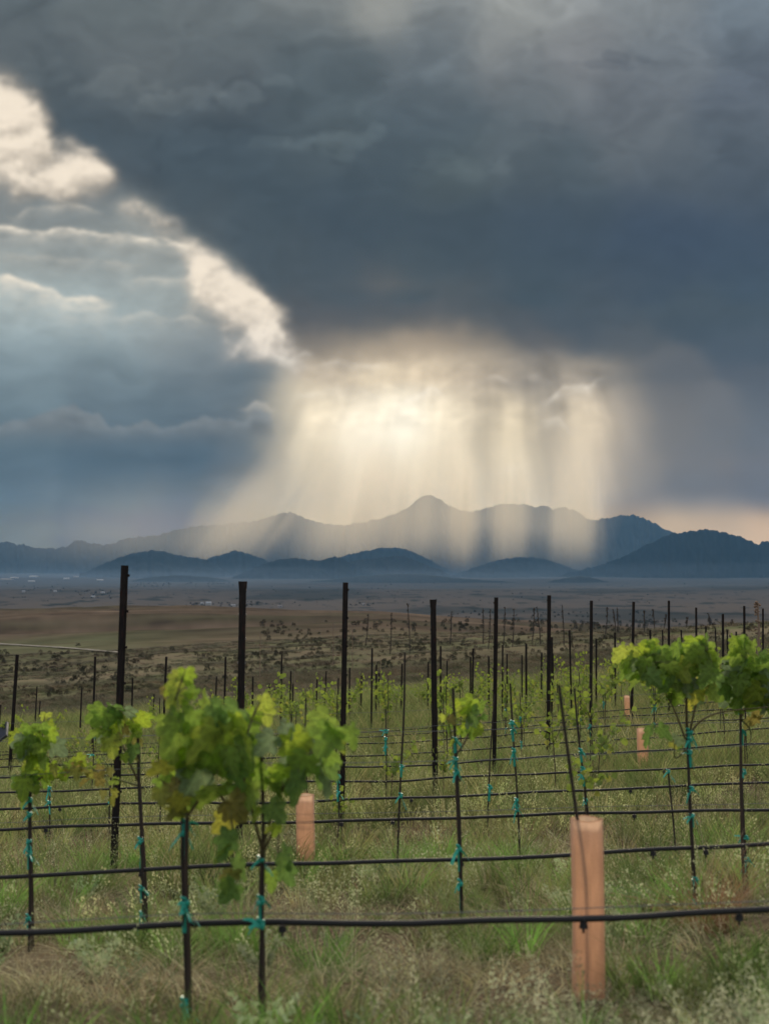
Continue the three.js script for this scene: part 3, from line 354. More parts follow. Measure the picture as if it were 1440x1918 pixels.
stake(573, 1308, 575, 12.4, [1425], 'thin stake behind the right end of the big blurred vine', 0.006);
stake(305, 1420, 304, 10.4, [], 'thin stake left of the near green-tied stake', 0.006);
stake(94, 1425, 96, 10.4, [1478, 1505], 'thin stake just right of the far left stake', 0.006);
stake(210, 1430, 209, 10.4, [1500], 'thin stake close left of the highest post', 0.006);
const FAR = 'thin stake with a scrap of green tape in the middle rows', FARG = 'thin stakes of the middle vine rows';

// ---------- grow tubes ----------
const carton = new THREE.MeshPhysicalMaterial({ color: rgb(0.91, 0.69, 0.55), roughness: 0.75, transmission: 0.8, thickness: 0, side: THREE.DoubleSide, specularIntensity: 0.3, map: dataTex(128, 256, (i, j) => { const n = 0.93 + 0.16 * fbm(i / 34, j / 60, 4) + 0.08 * fbm(i / 2.5, j / 2.5, 2), low = 1 - 0.12 * sstep(90, 10, j) * (0.7 + fbm(i / 20, j / 20, 3)); return [n * low, n * low * 0.98, n * low * 0.96]; }, true) });
function growTube(x, yt, d, width, label, turn) {
  const w = width / FOCAL * d / 2, top = place(x, yt, d), base = onLand(top.x, -d, -0.04), h = top.y - base.y, t = thing('grow_tube', label, 'grow tube', base), rr = 0.55;
  const N = 28, pos = [], uv = [], idx = [], prof = (a) => { const c = Math.cos(a), s = Math.sin(a), k = Math.pow(Math.abs(c) ** 9 + Math.abs(s) ** 9, -1 / 9); return [c * k * w, s * k * w * 0.8]; };
  for (const [inn, M] of [[0, 14]]) { const off = pos.length / 3; for (let j = 0; j <= M; j++) for (let i = 0; i <= N; i++) { const a = i / N * Math.PI * 2 + Math.PI / 2, v = j / M, [px, pz] = prof(a), k = 1 - inn / w + 0.025 * Math.sin(v * 7 + a * 2) * (1 - v); pos.push(px * k + 0.003 * Math.sin(v * 4), h * v + (j === M ? 0.004 * Math.sin(a * 3) : 0), pz * k); uv.push(i / N * 2, v); } for (let j = 0; j < M; j++) for (let i = 0; i < N; i++) { const p = off + j * (N + 1) + i, q = p + N + 1; inn ? idx.push(p, p + 1, q, q, p + 1, q + 1) : idx.push(p, q, p + 1, q, q + 1, p + 1); } }
  const g = new THREE.BufferGeometry(); g.setAttribute('position', new THREE.Float32BufferAttribute(pos, 3)); g.setAttribute('uv', new THREE.Float32BufferAttribute(uv, 2)); g.setIndex(idx); g.computeVertexNormals();
  part('carton_shell', g, carton, t); const rim = []; for (let i = 0; i <= N; i++) { const a = i / N * Math.PI * 2 + Math.PI / 2, [px, pz] = prof(a); rim.push(V(px + 0.003 * Math.sin(4), h + 0.004 * Math.sin(a * 3), pz)); } part('rim', tube(rim, 0.0014, 0.0014, 5, 60), carton, t); t.rotation.y = turn; return t;
}
growTube(1096, 1530, 4.72, 54, 'large orange grow tube in the foreground on the right, the nearest one', 0.12);
growTube(573, 1486, 8.3, 32, 'orange grow tube right of the big blurred vine, the second nearest', -0.1);
growTube(1200, 1363, 14.6, 18, 'small orange grow tube in the grass below the left end of the right-hand vine', 0.2);
growTube(1172, 1302, 23, 10, 'tiny pinkish grow tube beside the post left of the right-hand vine', 0.1);

// ---------- grapevine leaves ----------
const LOBES = [[0, 0], [0.16, -0.14], [0.4, -0.1], [0.47, 0.1], [0.36, 0.16], [0.55, 0.34], [0.5, 0.52], [0.33, 0.5], [0.27, 0.56], [0.24, 0.8], [0.12, 0.92], [0, 1.02]];
function leafGeo(seed, size) {
  const q = mulberry(seed), out = [...LOBES, ...LOBES.slice(1, -1).reverse().map(([x, y]) => [-x, y])].map(([x, y]) => [x * (1 + (q() - 0.5) * 0.16), y * (1 + (q() - 0.5) * 0.1)]);
  const ring = []; for (let i = 0; i < out.length; i++) { const a = out[i], b = out[(i + 1) % out.length]; ring.push(a, [(a[0] + b[0]) / 2 * (1 + (q() - 0.5) * 0.1), (a[1] + b[1]) / 2 + (q() - 0.5) * 0.03]); }
  const cup = 0.25 + q() * 0.5, fold = 0.25 + q() * 0.45, droop = 0.3 + q() * 0.7, tw = (q() - 0.5) * 0.5, n = ring.length;
  const lift = (x, y) => V(x, y, -fold * Math.abs(x) * 0.6 + cup * (x * x + (y - 0.4) ** 2) * 0.5 - droop * Math.max(0, y - 0.35) ** 2 * 0.7 + 0.045 * Math.sin(x * 15 + seed) * Math.sin(y * 13) + tw * x * y);
  const pos = [], uv = [], idx = [], add = (x, y) => { const p = lift(x, y); pos.push(p.x * size, p.y * size, p.z * size); uv.push(x * 0.8 + 0.5, y * 0.8 + 0.12); };
  add(0, 0.3); for (const k of [0.5, 1]) for (const [x, y] of ring) add(x * k, 0.3 + (y - 0.3) * k);
  for (let i = 0; i < n; i++) { const j = (i + 1) % n; idx.push(0, 1 + i, 1 + j, 1 + i, 1 + n + i, 1 + n + j, 1 + i, 1 + n + j, 1 + j); }
  const g = new THREE.BufferGeometry(); g.setAttribute('position', new THREE.Float32BufferAttribute(pos, 3)); g.setAttribute('uv', new THREE.Float32BufferAttribute(uv, 2)); g.setIndex(idx); g.computeVertexNormals(); return g;
}
const veins = dataTex(128, 128, (i, j) => { const x = (i / 128 - 0.5) / 0.8, y = (j / 128 - 0.12) / 0.8; let v = 0; for (const a of [0, 0.62, -0.62, 1.25, -1.25]) { const dx = Math.sin(a), dy = Math.cos(a), t = x * dx + y * dy, s = Math.abs(x * dy - y * dx); if (t > 0) { v = Math.max(v, sstep(0.028, 0.006, s)); const f = Math.abs(((t + s * 0.8) * 8) % 1 - 0.5); v = Math.max(v, 0.4 * sstep(0.12, 0.02, f) * sstep(0.28, 0.02, s)); } } const n = 0.86 + 0.3 * fbm(i / 22, j / 22, 4) + 0.14 * fbm(i / 6, j / 6, 2); return [n + v * 0.22, n + v * 0.16, n + v * 0.1]; }, true);
const LEAF = [0, 1, 2, 3, 4, 5, 6, 7].map((i) => leafGeo(300 + i * 7, 0.115));
const lm = (r, g, b, t) => leafMat(r, g, b, t, { map: veins });
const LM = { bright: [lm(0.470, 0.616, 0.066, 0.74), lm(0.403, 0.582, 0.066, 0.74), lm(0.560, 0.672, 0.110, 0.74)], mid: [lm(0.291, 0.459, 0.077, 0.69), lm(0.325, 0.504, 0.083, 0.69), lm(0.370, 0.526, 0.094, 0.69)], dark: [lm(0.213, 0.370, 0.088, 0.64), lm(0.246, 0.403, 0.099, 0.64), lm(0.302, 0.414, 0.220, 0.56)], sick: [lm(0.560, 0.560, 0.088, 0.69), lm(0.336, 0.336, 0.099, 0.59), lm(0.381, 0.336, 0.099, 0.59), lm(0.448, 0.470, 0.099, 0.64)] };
const Q = new THREE.Quaternion(), E = new THREE.Euler();
// clusters: [x, y, rx, ry, count, palette weights (bright, mid, dark, sick), size]
function bigVine(d, label, trunk, shoots, clusters, o = {}) {
  const base = place(trunk[0][0], trunk[0][1], d); base.y = land(base.x, -d) - 0.03; const t = thing('grapevine', label, 'vine', base), rel = (x, y, dz = 0) => place(x, y, d + dz).sub(base);
  const tp = trunk.map(([x, y], i) => i ? rel(x, y, 0.02) : V(0, 0, 0)); part('trunk', tube(tp, 0.0085, 0.0065, 8, 20), MAT.bark, t);
  const nodes = []; for (const s of shoots) { const pts = s.map(([x, y], i) => rel(x, y, i * R(-0.05, 0.05))); part('cane', tube(pts, 0.005, 0.0022, 6, pts.length * 5), s.length > 3 ? MAT.cane : MAT.canegreen, t); const c = new THREE.CatmullRomCurve3(pts); for (let i = 0; i <= 12; i++) nodes.push(c.getPoint(i / 12)); }
  const pet = [];
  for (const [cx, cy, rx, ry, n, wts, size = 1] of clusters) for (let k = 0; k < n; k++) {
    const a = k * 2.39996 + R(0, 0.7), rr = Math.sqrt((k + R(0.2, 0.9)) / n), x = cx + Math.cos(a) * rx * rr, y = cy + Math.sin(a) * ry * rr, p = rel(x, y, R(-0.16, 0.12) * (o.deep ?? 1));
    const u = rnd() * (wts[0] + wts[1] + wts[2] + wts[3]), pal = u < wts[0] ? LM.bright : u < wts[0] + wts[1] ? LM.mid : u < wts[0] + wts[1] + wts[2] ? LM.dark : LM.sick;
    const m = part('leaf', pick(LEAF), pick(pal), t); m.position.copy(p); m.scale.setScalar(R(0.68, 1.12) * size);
    m.rotation.set(R(-0.5, 0.75), R(-1.1, 1.1), Math.PI + R(-0.9, 0.9), 'YXZ');
    const tip = V(0, 0.02, 0).applyQuaternion(m.quaternion).add(p); let near = nodes[0], bd = 9; for (const q of nodes) { const e = q.distanceToSquared(tip); if (e < bd) { bd = e; near = q; } } if (bd < 0.06) pet.push(tube([near, near.clone().lerp(p, 0.55).add(V(0, 0.012, 0)), p], 0.0016, 0.0012, 4, 5));
  }
  if (pet.length) tag(part('leaf_stalks', mergeGeometries(pet), MAT.canegreen, t), null, null, null, 'stuff'); return t;
}
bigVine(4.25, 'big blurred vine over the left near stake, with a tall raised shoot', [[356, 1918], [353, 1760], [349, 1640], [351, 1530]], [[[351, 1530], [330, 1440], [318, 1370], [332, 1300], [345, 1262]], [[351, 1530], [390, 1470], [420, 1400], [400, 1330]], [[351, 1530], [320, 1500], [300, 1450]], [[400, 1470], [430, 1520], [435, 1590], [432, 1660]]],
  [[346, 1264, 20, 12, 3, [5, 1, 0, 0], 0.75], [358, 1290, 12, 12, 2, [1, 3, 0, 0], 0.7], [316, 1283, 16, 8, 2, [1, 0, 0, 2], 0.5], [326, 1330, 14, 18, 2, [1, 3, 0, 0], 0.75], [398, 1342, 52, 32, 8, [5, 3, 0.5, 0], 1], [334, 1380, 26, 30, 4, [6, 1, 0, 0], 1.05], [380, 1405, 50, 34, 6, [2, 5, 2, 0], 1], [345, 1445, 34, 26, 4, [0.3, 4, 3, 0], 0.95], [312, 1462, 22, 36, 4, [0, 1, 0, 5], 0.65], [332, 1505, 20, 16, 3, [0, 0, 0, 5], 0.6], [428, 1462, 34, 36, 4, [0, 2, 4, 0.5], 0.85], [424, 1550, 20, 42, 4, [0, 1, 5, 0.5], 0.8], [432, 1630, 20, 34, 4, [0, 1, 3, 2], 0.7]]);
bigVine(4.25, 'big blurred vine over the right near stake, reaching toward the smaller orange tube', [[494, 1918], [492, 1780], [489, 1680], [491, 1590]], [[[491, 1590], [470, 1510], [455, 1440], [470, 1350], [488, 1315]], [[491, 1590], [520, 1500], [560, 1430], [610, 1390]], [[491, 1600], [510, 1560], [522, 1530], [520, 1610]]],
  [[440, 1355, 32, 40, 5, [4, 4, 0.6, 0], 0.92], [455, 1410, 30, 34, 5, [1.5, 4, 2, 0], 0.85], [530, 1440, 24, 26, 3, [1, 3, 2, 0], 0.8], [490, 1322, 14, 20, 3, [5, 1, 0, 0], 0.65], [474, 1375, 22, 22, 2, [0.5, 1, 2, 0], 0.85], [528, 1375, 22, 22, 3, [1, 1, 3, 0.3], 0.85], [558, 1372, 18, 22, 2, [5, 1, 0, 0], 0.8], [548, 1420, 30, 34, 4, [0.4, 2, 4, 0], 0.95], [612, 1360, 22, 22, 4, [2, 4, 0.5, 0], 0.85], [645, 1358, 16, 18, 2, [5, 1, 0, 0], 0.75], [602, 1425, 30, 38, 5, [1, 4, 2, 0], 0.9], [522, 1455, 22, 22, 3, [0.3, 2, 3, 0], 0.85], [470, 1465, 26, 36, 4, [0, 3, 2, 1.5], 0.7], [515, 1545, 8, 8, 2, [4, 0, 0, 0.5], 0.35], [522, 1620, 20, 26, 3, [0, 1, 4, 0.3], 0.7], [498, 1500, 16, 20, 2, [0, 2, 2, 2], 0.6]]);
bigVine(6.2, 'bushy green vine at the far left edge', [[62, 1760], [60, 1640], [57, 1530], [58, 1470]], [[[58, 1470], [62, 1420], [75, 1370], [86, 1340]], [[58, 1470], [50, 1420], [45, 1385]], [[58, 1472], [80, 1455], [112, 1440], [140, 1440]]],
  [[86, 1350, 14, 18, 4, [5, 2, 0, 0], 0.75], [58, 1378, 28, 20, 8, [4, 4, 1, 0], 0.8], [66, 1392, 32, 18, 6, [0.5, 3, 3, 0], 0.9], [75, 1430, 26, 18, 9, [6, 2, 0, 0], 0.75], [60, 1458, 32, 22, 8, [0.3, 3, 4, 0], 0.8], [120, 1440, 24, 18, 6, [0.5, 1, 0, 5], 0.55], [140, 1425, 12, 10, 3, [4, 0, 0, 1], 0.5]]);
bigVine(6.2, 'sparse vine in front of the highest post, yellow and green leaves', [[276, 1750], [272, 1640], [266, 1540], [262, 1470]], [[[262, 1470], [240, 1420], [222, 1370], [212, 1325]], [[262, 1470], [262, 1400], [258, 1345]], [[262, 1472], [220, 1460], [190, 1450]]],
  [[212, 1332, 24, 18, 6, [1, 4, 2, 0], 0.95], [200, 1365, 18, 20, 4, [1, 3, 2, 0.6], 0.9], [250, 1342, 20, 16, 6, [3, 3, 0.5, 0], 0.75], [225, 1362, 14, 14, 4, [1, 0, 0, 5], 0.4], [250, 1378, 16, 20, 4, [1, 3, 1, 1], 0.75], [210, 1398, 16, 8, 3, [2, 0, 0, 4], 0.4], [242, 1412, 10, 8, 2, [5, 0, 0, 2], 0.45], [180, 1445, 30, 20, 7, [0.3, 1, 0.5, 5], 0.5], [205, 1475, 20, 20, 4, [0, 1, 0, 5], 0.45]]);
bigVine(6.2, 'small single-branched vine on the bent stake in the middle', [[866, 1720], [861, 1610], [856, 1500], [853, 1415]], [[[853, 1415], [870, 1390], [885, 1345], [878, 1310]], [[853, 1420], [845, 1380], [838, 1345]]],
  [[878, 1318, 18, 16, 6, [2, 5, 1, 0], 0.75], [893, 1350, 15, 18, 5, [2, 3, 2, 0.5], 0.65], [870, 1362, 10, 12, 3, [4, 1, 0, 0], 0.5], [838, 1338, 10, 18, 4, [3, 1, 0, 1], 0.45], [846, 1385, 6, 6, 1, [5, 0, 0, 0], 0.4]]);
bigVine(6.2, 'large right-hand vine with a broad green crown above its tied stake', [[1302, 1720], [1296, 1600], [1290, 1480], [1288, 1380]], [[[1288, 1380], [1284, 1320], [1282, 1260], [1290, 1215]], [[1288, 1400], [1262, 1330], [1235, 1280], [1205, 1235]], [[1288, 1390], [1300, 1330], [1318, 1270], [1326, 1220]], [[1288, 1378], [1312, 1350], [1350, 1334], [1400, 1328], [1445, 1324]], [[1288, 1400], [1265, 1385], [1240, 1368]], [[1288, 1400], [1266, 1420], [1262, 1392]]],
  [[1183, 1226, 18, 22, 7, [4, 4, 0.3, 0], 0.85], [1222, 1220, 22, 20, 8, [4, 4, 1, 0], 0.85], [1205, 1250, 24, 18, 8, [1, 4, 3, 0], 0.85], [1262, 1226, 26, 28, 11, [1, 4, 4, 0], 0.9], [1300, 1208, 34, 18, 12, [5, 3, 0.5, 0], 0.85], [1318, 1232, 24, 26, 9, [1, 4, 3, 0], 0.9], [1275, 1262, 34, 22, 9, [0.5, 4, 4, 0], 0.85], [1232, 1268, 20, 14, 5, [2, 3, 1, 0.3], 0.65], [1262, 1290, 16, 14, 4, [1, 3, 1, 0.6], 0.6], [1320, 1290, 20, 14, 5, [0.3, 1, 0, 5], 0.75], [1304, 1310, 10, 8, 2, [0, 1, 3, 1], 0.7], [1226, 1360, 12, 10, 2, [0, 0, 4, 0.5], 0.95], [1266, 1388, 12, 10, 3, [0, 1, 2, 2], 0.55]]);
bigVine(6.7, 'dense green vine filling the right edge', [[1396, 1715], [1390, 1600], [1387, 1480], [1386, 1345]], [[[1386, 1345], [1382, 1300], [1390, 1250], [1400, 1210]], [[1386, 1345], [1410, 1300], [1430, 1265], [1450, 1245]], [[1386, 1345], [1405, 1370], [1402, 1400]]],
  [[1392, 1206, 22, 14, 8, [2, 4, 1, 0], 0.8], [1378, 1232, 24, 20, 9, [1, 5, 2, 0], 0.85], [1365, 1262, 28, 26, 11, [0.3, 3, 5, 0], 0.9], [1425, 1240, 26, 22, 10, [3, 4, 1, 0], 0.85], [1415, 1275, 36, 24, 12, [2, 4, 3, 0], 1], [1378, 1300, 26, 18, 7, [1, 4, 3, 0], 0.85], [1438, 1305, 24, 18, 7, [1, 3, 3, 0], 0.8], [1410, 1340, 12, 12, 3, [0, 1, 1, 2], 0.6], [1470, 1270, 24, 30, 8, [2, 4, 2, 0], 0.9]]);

const ORD = NTH;
// ---------- young vines of the rows behind ----------
const plainLeaf = (q, size) => { const a = (k, r) => { const t = k / 7 * 6.2832; return V(Math.sin(t) * r * size, (0.35 - Math.cos(t) * r) * size, (r * r - 0.2 + 0.25 * Math.sin(t * 2)) * -0.35 * size); }; const pos = [], c = V(0, 0.35 * size, 0); for (let k = 0; k < 7; k++) { const r0 = 0.42 + (k % 2) * 0.12, p = a(k, r0 + (q() - 0.5) * 0.1), r = a(k + 1, 0.42 + ((k + 1) % 2) * 0.12); pos.push(c.x, c.y, c.z, p.x, p.y, p.z, r.x, r.y, r.z); } const g = new THREE.BufferGeometry(); g.setAttribute('position', new THREE.Float32BufferAttribute(pos, 3)); g.computeVertexNormals(); return g; };
const PLAIN = [1, 2, 3, 4].map((i) => plainLeaf(mulberry(i), 0.075));
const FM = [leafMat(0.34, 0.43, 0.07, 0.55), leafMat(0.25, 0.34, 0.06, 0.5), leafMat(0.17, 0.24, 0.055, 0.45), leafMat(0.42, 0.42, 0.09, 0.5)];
function youngVine(seed, apart) {
  const q = mulberry(seed * 77 + 5), t = new THREE.Group(), H = 0.62 + q() * 0.15, g4 = [[], [], [], []];
  part('trunk', tube([V(0, -0.05, 0), V(0.012, 0.3, 0.01), V(-0.008, H, 0)], 0.007, 0.005, 6, 8), MAT.bark, t);
  const canes = []; const n = 3 + (q() * 3 | 0);
  for (let i = 0; i < n; i++) { const a = q() * 6.28, l = 0.2 + q() * 0.35, p = [V(0, H - 0.02, 0), V(Math.cos(a) * l * 0.4, H + l * 0.45, Math.sin(a) * l * 0.3), V(Math.cos(a) * l * 0.8, H + l * (0.6 + q() * 0.5), Math.sin(a) * l * 0.6)]; canes.push(new THREE.CatmullRomCurve3(p)); part('cane', tube(p, 0.0035, 0.0018, 5, 6), MAT.canegreen, t); }
  const leaves = 40 + (q() * 22 | 0);
  for (let i = 0; i < leaves; i++) {
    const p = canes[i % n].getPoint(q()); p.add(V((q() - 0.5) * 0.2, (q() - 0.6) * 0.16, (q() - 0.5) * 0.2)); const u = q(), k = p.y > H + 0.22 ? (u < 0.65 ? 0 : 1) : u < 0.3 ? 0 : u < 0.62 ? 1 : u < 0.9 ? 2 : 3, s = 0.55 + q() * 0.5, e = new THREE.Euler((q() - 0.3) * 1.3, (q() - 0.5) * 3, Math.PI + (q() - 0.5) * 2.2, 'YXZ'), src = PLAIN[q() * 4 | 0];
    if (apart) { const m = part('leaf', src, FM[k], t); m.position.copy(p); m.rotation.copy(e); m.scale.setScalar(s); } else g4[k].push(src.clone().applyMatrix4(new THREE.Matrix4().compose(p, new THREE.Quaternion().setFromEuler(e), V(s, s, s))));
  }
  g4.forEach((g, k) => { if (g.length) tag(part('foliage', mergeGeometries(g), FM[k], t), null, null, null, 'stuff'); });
  return t;
}
const NEARV = [1, 2, 3, 4, 5].map((i) => youngVine(i, true)), FARV = [11, 12, 13, 14, 15, 16, 17].map((i) => youngVine(i, false));
function plantVine(src, X, d, s, label, group) { const v = src.clone(); v.name = numbered('grapevine'); v.position.copy(onLand(X, -d, 0)); v.rotation.y = R(0, 6.28); v.scale.set(s, s * R(0.85, 1.15), s); scene.add(v); return tag(v, label, 'vine', group); }
for (const [px, d, s, l] of [[1092, 8.3, 0.82, 'small bare-legged vine on the leaning stake above the large orange tube'], [640, 9.8, 0.55, 'scrappy vine low beside the post right of the big blurred vine'], [735, 12.4, 0.75, 'small vine left of the flared middle post, on the long-tied stake'], [1035, 12.6, 0.85, 'small vine just right of the stake with bright green ties'], [1120, 12.5, 0.9, 'leafy young vine left of the right-hand vine, second row of the small ones'], [830, 12.4, 0.6, 'small yellowish vine right beside the flared middle post']]) plantVine(pick(NEARV), (px - 720) / FOCAL * d, d, s, l);
const FVL = 'small bright green young vine in the back rows behind the meadow', FVG = 'young vines of the back rows', MVL = 'small green young vine in the middle rows behind the drip hoses', MVG = 'young vines of the middle rows';
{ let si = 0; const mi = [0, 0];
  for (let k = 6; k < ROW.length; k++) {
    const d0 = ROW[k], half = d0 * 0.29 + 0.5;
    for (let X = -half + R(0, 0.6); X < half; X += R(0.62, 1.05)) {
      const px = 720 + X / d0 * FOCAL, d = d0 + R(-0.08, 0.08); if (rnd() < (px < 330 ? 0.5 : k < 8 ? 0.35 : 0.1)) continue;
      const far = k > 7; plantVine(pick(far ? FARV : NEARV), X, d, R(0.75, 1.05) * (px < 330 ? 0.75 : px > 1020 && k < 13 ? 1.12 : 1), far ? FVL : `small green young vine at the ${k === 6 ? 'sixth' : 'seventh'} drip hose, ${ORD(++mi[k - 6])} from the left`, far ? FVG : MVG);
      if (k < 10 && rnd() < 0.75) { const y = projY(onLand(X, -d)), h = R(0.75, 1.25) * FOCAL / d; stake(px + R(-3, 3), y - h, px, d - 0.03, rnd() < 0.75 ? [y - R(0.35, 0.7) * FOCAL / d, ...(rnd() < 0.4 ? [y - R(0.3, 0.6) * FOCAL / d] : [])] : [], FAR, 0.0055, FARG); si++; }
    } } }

// ---------- grass ----------
function tuft(n, h, spread, w, bend, seed, o = {}) {
  const q = mulberry(seed), pos = [], nor = [], idx = [], S = 4;
  for (let b = 0; b < n; b++) {
    const a = q() * 6.2832, r0 = Math.sqrt(q()) * spread * 0.55, L = h * (0.45 + 0.55 * q()), bx = Math.cos(a) * r0, bz = Math.sin(a) * r0, da = a + (q() - 0.5) * 1.6, ben = bend * (0.3 + q() * 1.1) * L, tw = q() * 3.14, sx = Math.cos(tw), sz = Math.sin(tw), off = pos.length / 3;
    for (let i = 0; i <= S; i++) { const s = i / S, ww = w * (1 - s * 0.92) * (0.7 + 0.6 * q() * 0.4), x = bx + Math.cos(da) * (ben * s * s + spread * 0.3 * s), z = bz + Math.sin(da) * (ben * s * s + spread * 0.3 * s), y = L * (s - 0.32 * Math.min(1.4, bend) * s * s); pos.push(x - sx * ww, y, z - sz * ww, x + sx * ww, y, z + sz * ww); if (i < S) { const k = off + i * 2; idx.push(k, k + 1, k + 2, k + 1, k + 3, k + 2); } }
    if (o.seed && q() < o.seed) { const s = 1, x = bx + Math.cos(da) * (ben + spread * 0.3), z = bz + Math.sin(da) * (ben + spread * 0.3), y = L * (1 - 0.32 * Math.min(1.4, bend)); for (let m = 0; m < (o.grains ?? 7); m++) { const k = pos.length / 3, g = q() * 0.085 * (h / 0.4), aa = q() * 6.28, rr = 0.016 * q() * (o.airy ?? 1), cx = x + Math.cos(aa) * rr, cz = z + Math.sin(aa) * rr, cy = y - g + 0.03, e = 0.0022 + q() * 0.0022; pos.push(cx - e, cy, cz, cx + e, cy, cz + e, cx, cy + e * 2.6, cz); idx.push(k, k + 1, k + 2); } }
  }
  const g = new THREE.BufferGeometry(); g.setAttribute('position', new THREE.Float32BufferAttribute(pos, 3)); g.setIndex(idx); g.computeVertexNormals(); return g;
}
function weed(seed, h) {   // a low leafy herb: stems set with small rounded leaves
  const q = mulberry(seed), gs = []; for (let s = 0; s < 14; s++) { const a = q() * 6.28, L = h * (0.5 + q() * 0.6), p = (t) => V(Math.cos(a) * L * 0.45 * t, L * t * (1 - 0.2 * t), Math.sin(a) * L * 0.45 * t); for (let i = 0; i < 20; i++) { const t = 0.12 + 0.88 * i / 20, c = p(t), e = 0.0028 + q() * 0.0042, m = new THREE.Matrix4().compose(c.add(V((q() - 0.5) * 0.035, (q() - 0.5) * 0.02, (q() - 0.5) * 0.035)), new THREE.Quaternion().setFromEuler(new THREE.Euler(q() * 6, q() * 6, q() * 6)), V(e, e * 1.9, e)); gs.push(new THREE.CircleGeometry(1, 5).applyMatrix4(m)); } gs.push(tube([p(0), p(0.5), p(1)], 0.0018, 0.001, 3, 3)); }
  const g = mergeGeometries(gs.map((x) => x.toNonIndexed())); g.computeVertexNormals(); return g;
}
function scatter(name, label, geos, mat, spots, colors, kind = 'grass') {
  const tone = /hill|scrub|valley/.test(name) ? 1 : 1.18;
  const per = geos.map(() => []); for (const s of spots) per[rnd() * geos.length | 0].push(s);
  per.forEach((list, gi) => { if (!list.length) return; const im = new THREE.InstancedMesh(geos[gi], mat, list.length), m = new THREE.Matrix4(), c = new THREE.Color(); im.name = numbered(name); im.castShadow = im.receiveShadow = true;
    list.forEach(([X, Z, s, sy], i) => { m.compose(V(X, land(X, Z) - 0.01, Z), new THREE.Quaternion().setFromEuler(new THREE.Euler(R(-0.12, 0.12), R(0, 6.28), R(-0.12, 0.12))), V(s, s * (sy ?? 1), s)); im.setMatrixAt(i, m); const k = pick(colors), v = R(0.35, 1.55); im.setColorAt(i, c.setRGB(Math.min(0.85, k[0] * v * tone), Math.min(0.85, k[1] * v * tone), Math.min(0.85, k[2] * v * tone))); });
    scene.add(im); tag(im, label, kind, null, 'stuff'); });
}
function area(d0, d1, per, test, size) { const out = [], n = (d1 * d1 - d0 * d0) * 0.31 * per * (1 + 8 / (d0 + d1)) | 0; for (let i = 0; i < n; i++) { const d = Math.sqrt(mix(d0 * d0, d1 * d1, rnd())), X = (rnd() - 0.5) * (d * 0.6 + 2.6), p = test ? test(X, -d) : 1; if (rnd() < p) { const s = size(d); out.push([X, -d, s[0], s[1]]); } } return out; }
const G = (r, g, b) => [r, g, b], gm = () => leafMat(1, 1, 1, 0.4, { roughness: 0.9, specularIntensity: 0.2 });
const GM = gm(), bare = (X, Z) => sstep(-0.08, 0.1, fbm(X / 0.6 + 71, Z / 0.7 + 13, 4)), patch = (X, Z) => fbm(X / 0.8 + 11, Z / 0.9, 3), dry = (X, Z) => fbm(X / 1.3 + 31, Z / 1.1 + 4, 3), wide = (X, Z) => fbm(X / 6 + 2, Z / 4, 3);
const GREEN = [G(0.153, 0.224, 0.061), G(0.198, 0.251, 0.078), G(0.126, 0.179, 0.055), G(0.251, 0.278, 0.095)], OLIVE = [G(0.269, 0.270, 0.103), G(0.215, 0.224, 0.085), G(0.341, 0.305, 0.137)], TAN = [G(0.410, 0.365, 0.194), G(0.323, 0.281, 0.143), G(0.248, 0.197, 0.111), G(0.497, 0.463, 0.272)], RUST = [G(0.248, 0.155, 0.078), G(0.186, 0.120, 0.072)], SAGE = [G(0.323, 0.381, 0.207), G(0.411, 0.456, 0.272), G(0.235, 0.304, 0.156)];
const field = [1, 2, 3, 4].map((i) => tuft(22, 0.3, 0.11, 0.0046, 0.6, i * 19 + 900)), fine = [1, 2, 3, 4].map((i) => tuft(28, 0.24, 0.11, 0.003, 0.7, i * 9)), lush = [1, 2, 3].map((i) => tuft(32, 0.3, 0.1, 0.0042, 0.55, i * 5 + 100)), dead = [1, 2, 3].map((i) => tuft(34, 0.2, 0.17, 0.0027, 1.5, i * 7 + 200)), mat_ = [1, 2, 3].map((i) => tuft(30, 0.16, 0.24, 0.0028, 2.6, i * 3 + 300)), seedy = [1, 2, 3].map((i) => tuft(12, 0.42, 0.13, 0.0011, 0.5, i * 11 + 400, { seed: 0.85, grains: 14, airy: 2.2 })), herbs = [1, 2, 3].map((i) => weed(i + 500, 0.2));
// near
scatter('green_grass', 'fine green grass in the foreground between the drip hoses', fine, GM, area(2, 8, 150, (X, Z) => bare(X, Z) * (0.12 + 1.3 * sstep(-0.1, 0.2, patch(X, Z))), () => [R(0.45, 1.15)]), GREEN);
scatter('green_grass', 'lush tufts of brighter green grass in the foreground', lush, GM, area(2.4, 9, 46, (X, Z) => sstep(0.0, 0.22, patch(X, Z)), () => [R(0.6, 1.15)]), [G(0.172, 0.332, 0.064), G(0.207, 0.351, 0.082), G(0.138, 0.254, 0.058)]);
scatter('dry_grass', 'dry tan grass matted over the foreground soil', dead, GM, area(2, 9, 85, (X, Z) => 0.1 + 1.2 * sstep(0.0, 0.2, dry(X, Z)), () => [R(0.5, 1.15)]), TAN);
scatter('thatch', 'flattened dead straw and rusty litter on the ground', mat_, GM, area(2, 10, 34, null, () => [R(0.5, 1.1), 0.6]), TAN.concat(RUST, RUST));
scatter('seed_grass', 'airy pale seed heads standing above the foreground grass', seedy, GM, area(2, 9, 16, (X, Z) => 0.15 + sstep(0, 0.3, dry(X + 3, Z)), () => [R(0.6, 1)]), [G(0.517, 0.546, 0.324), G(0.414, 0.448, 0.252)]);
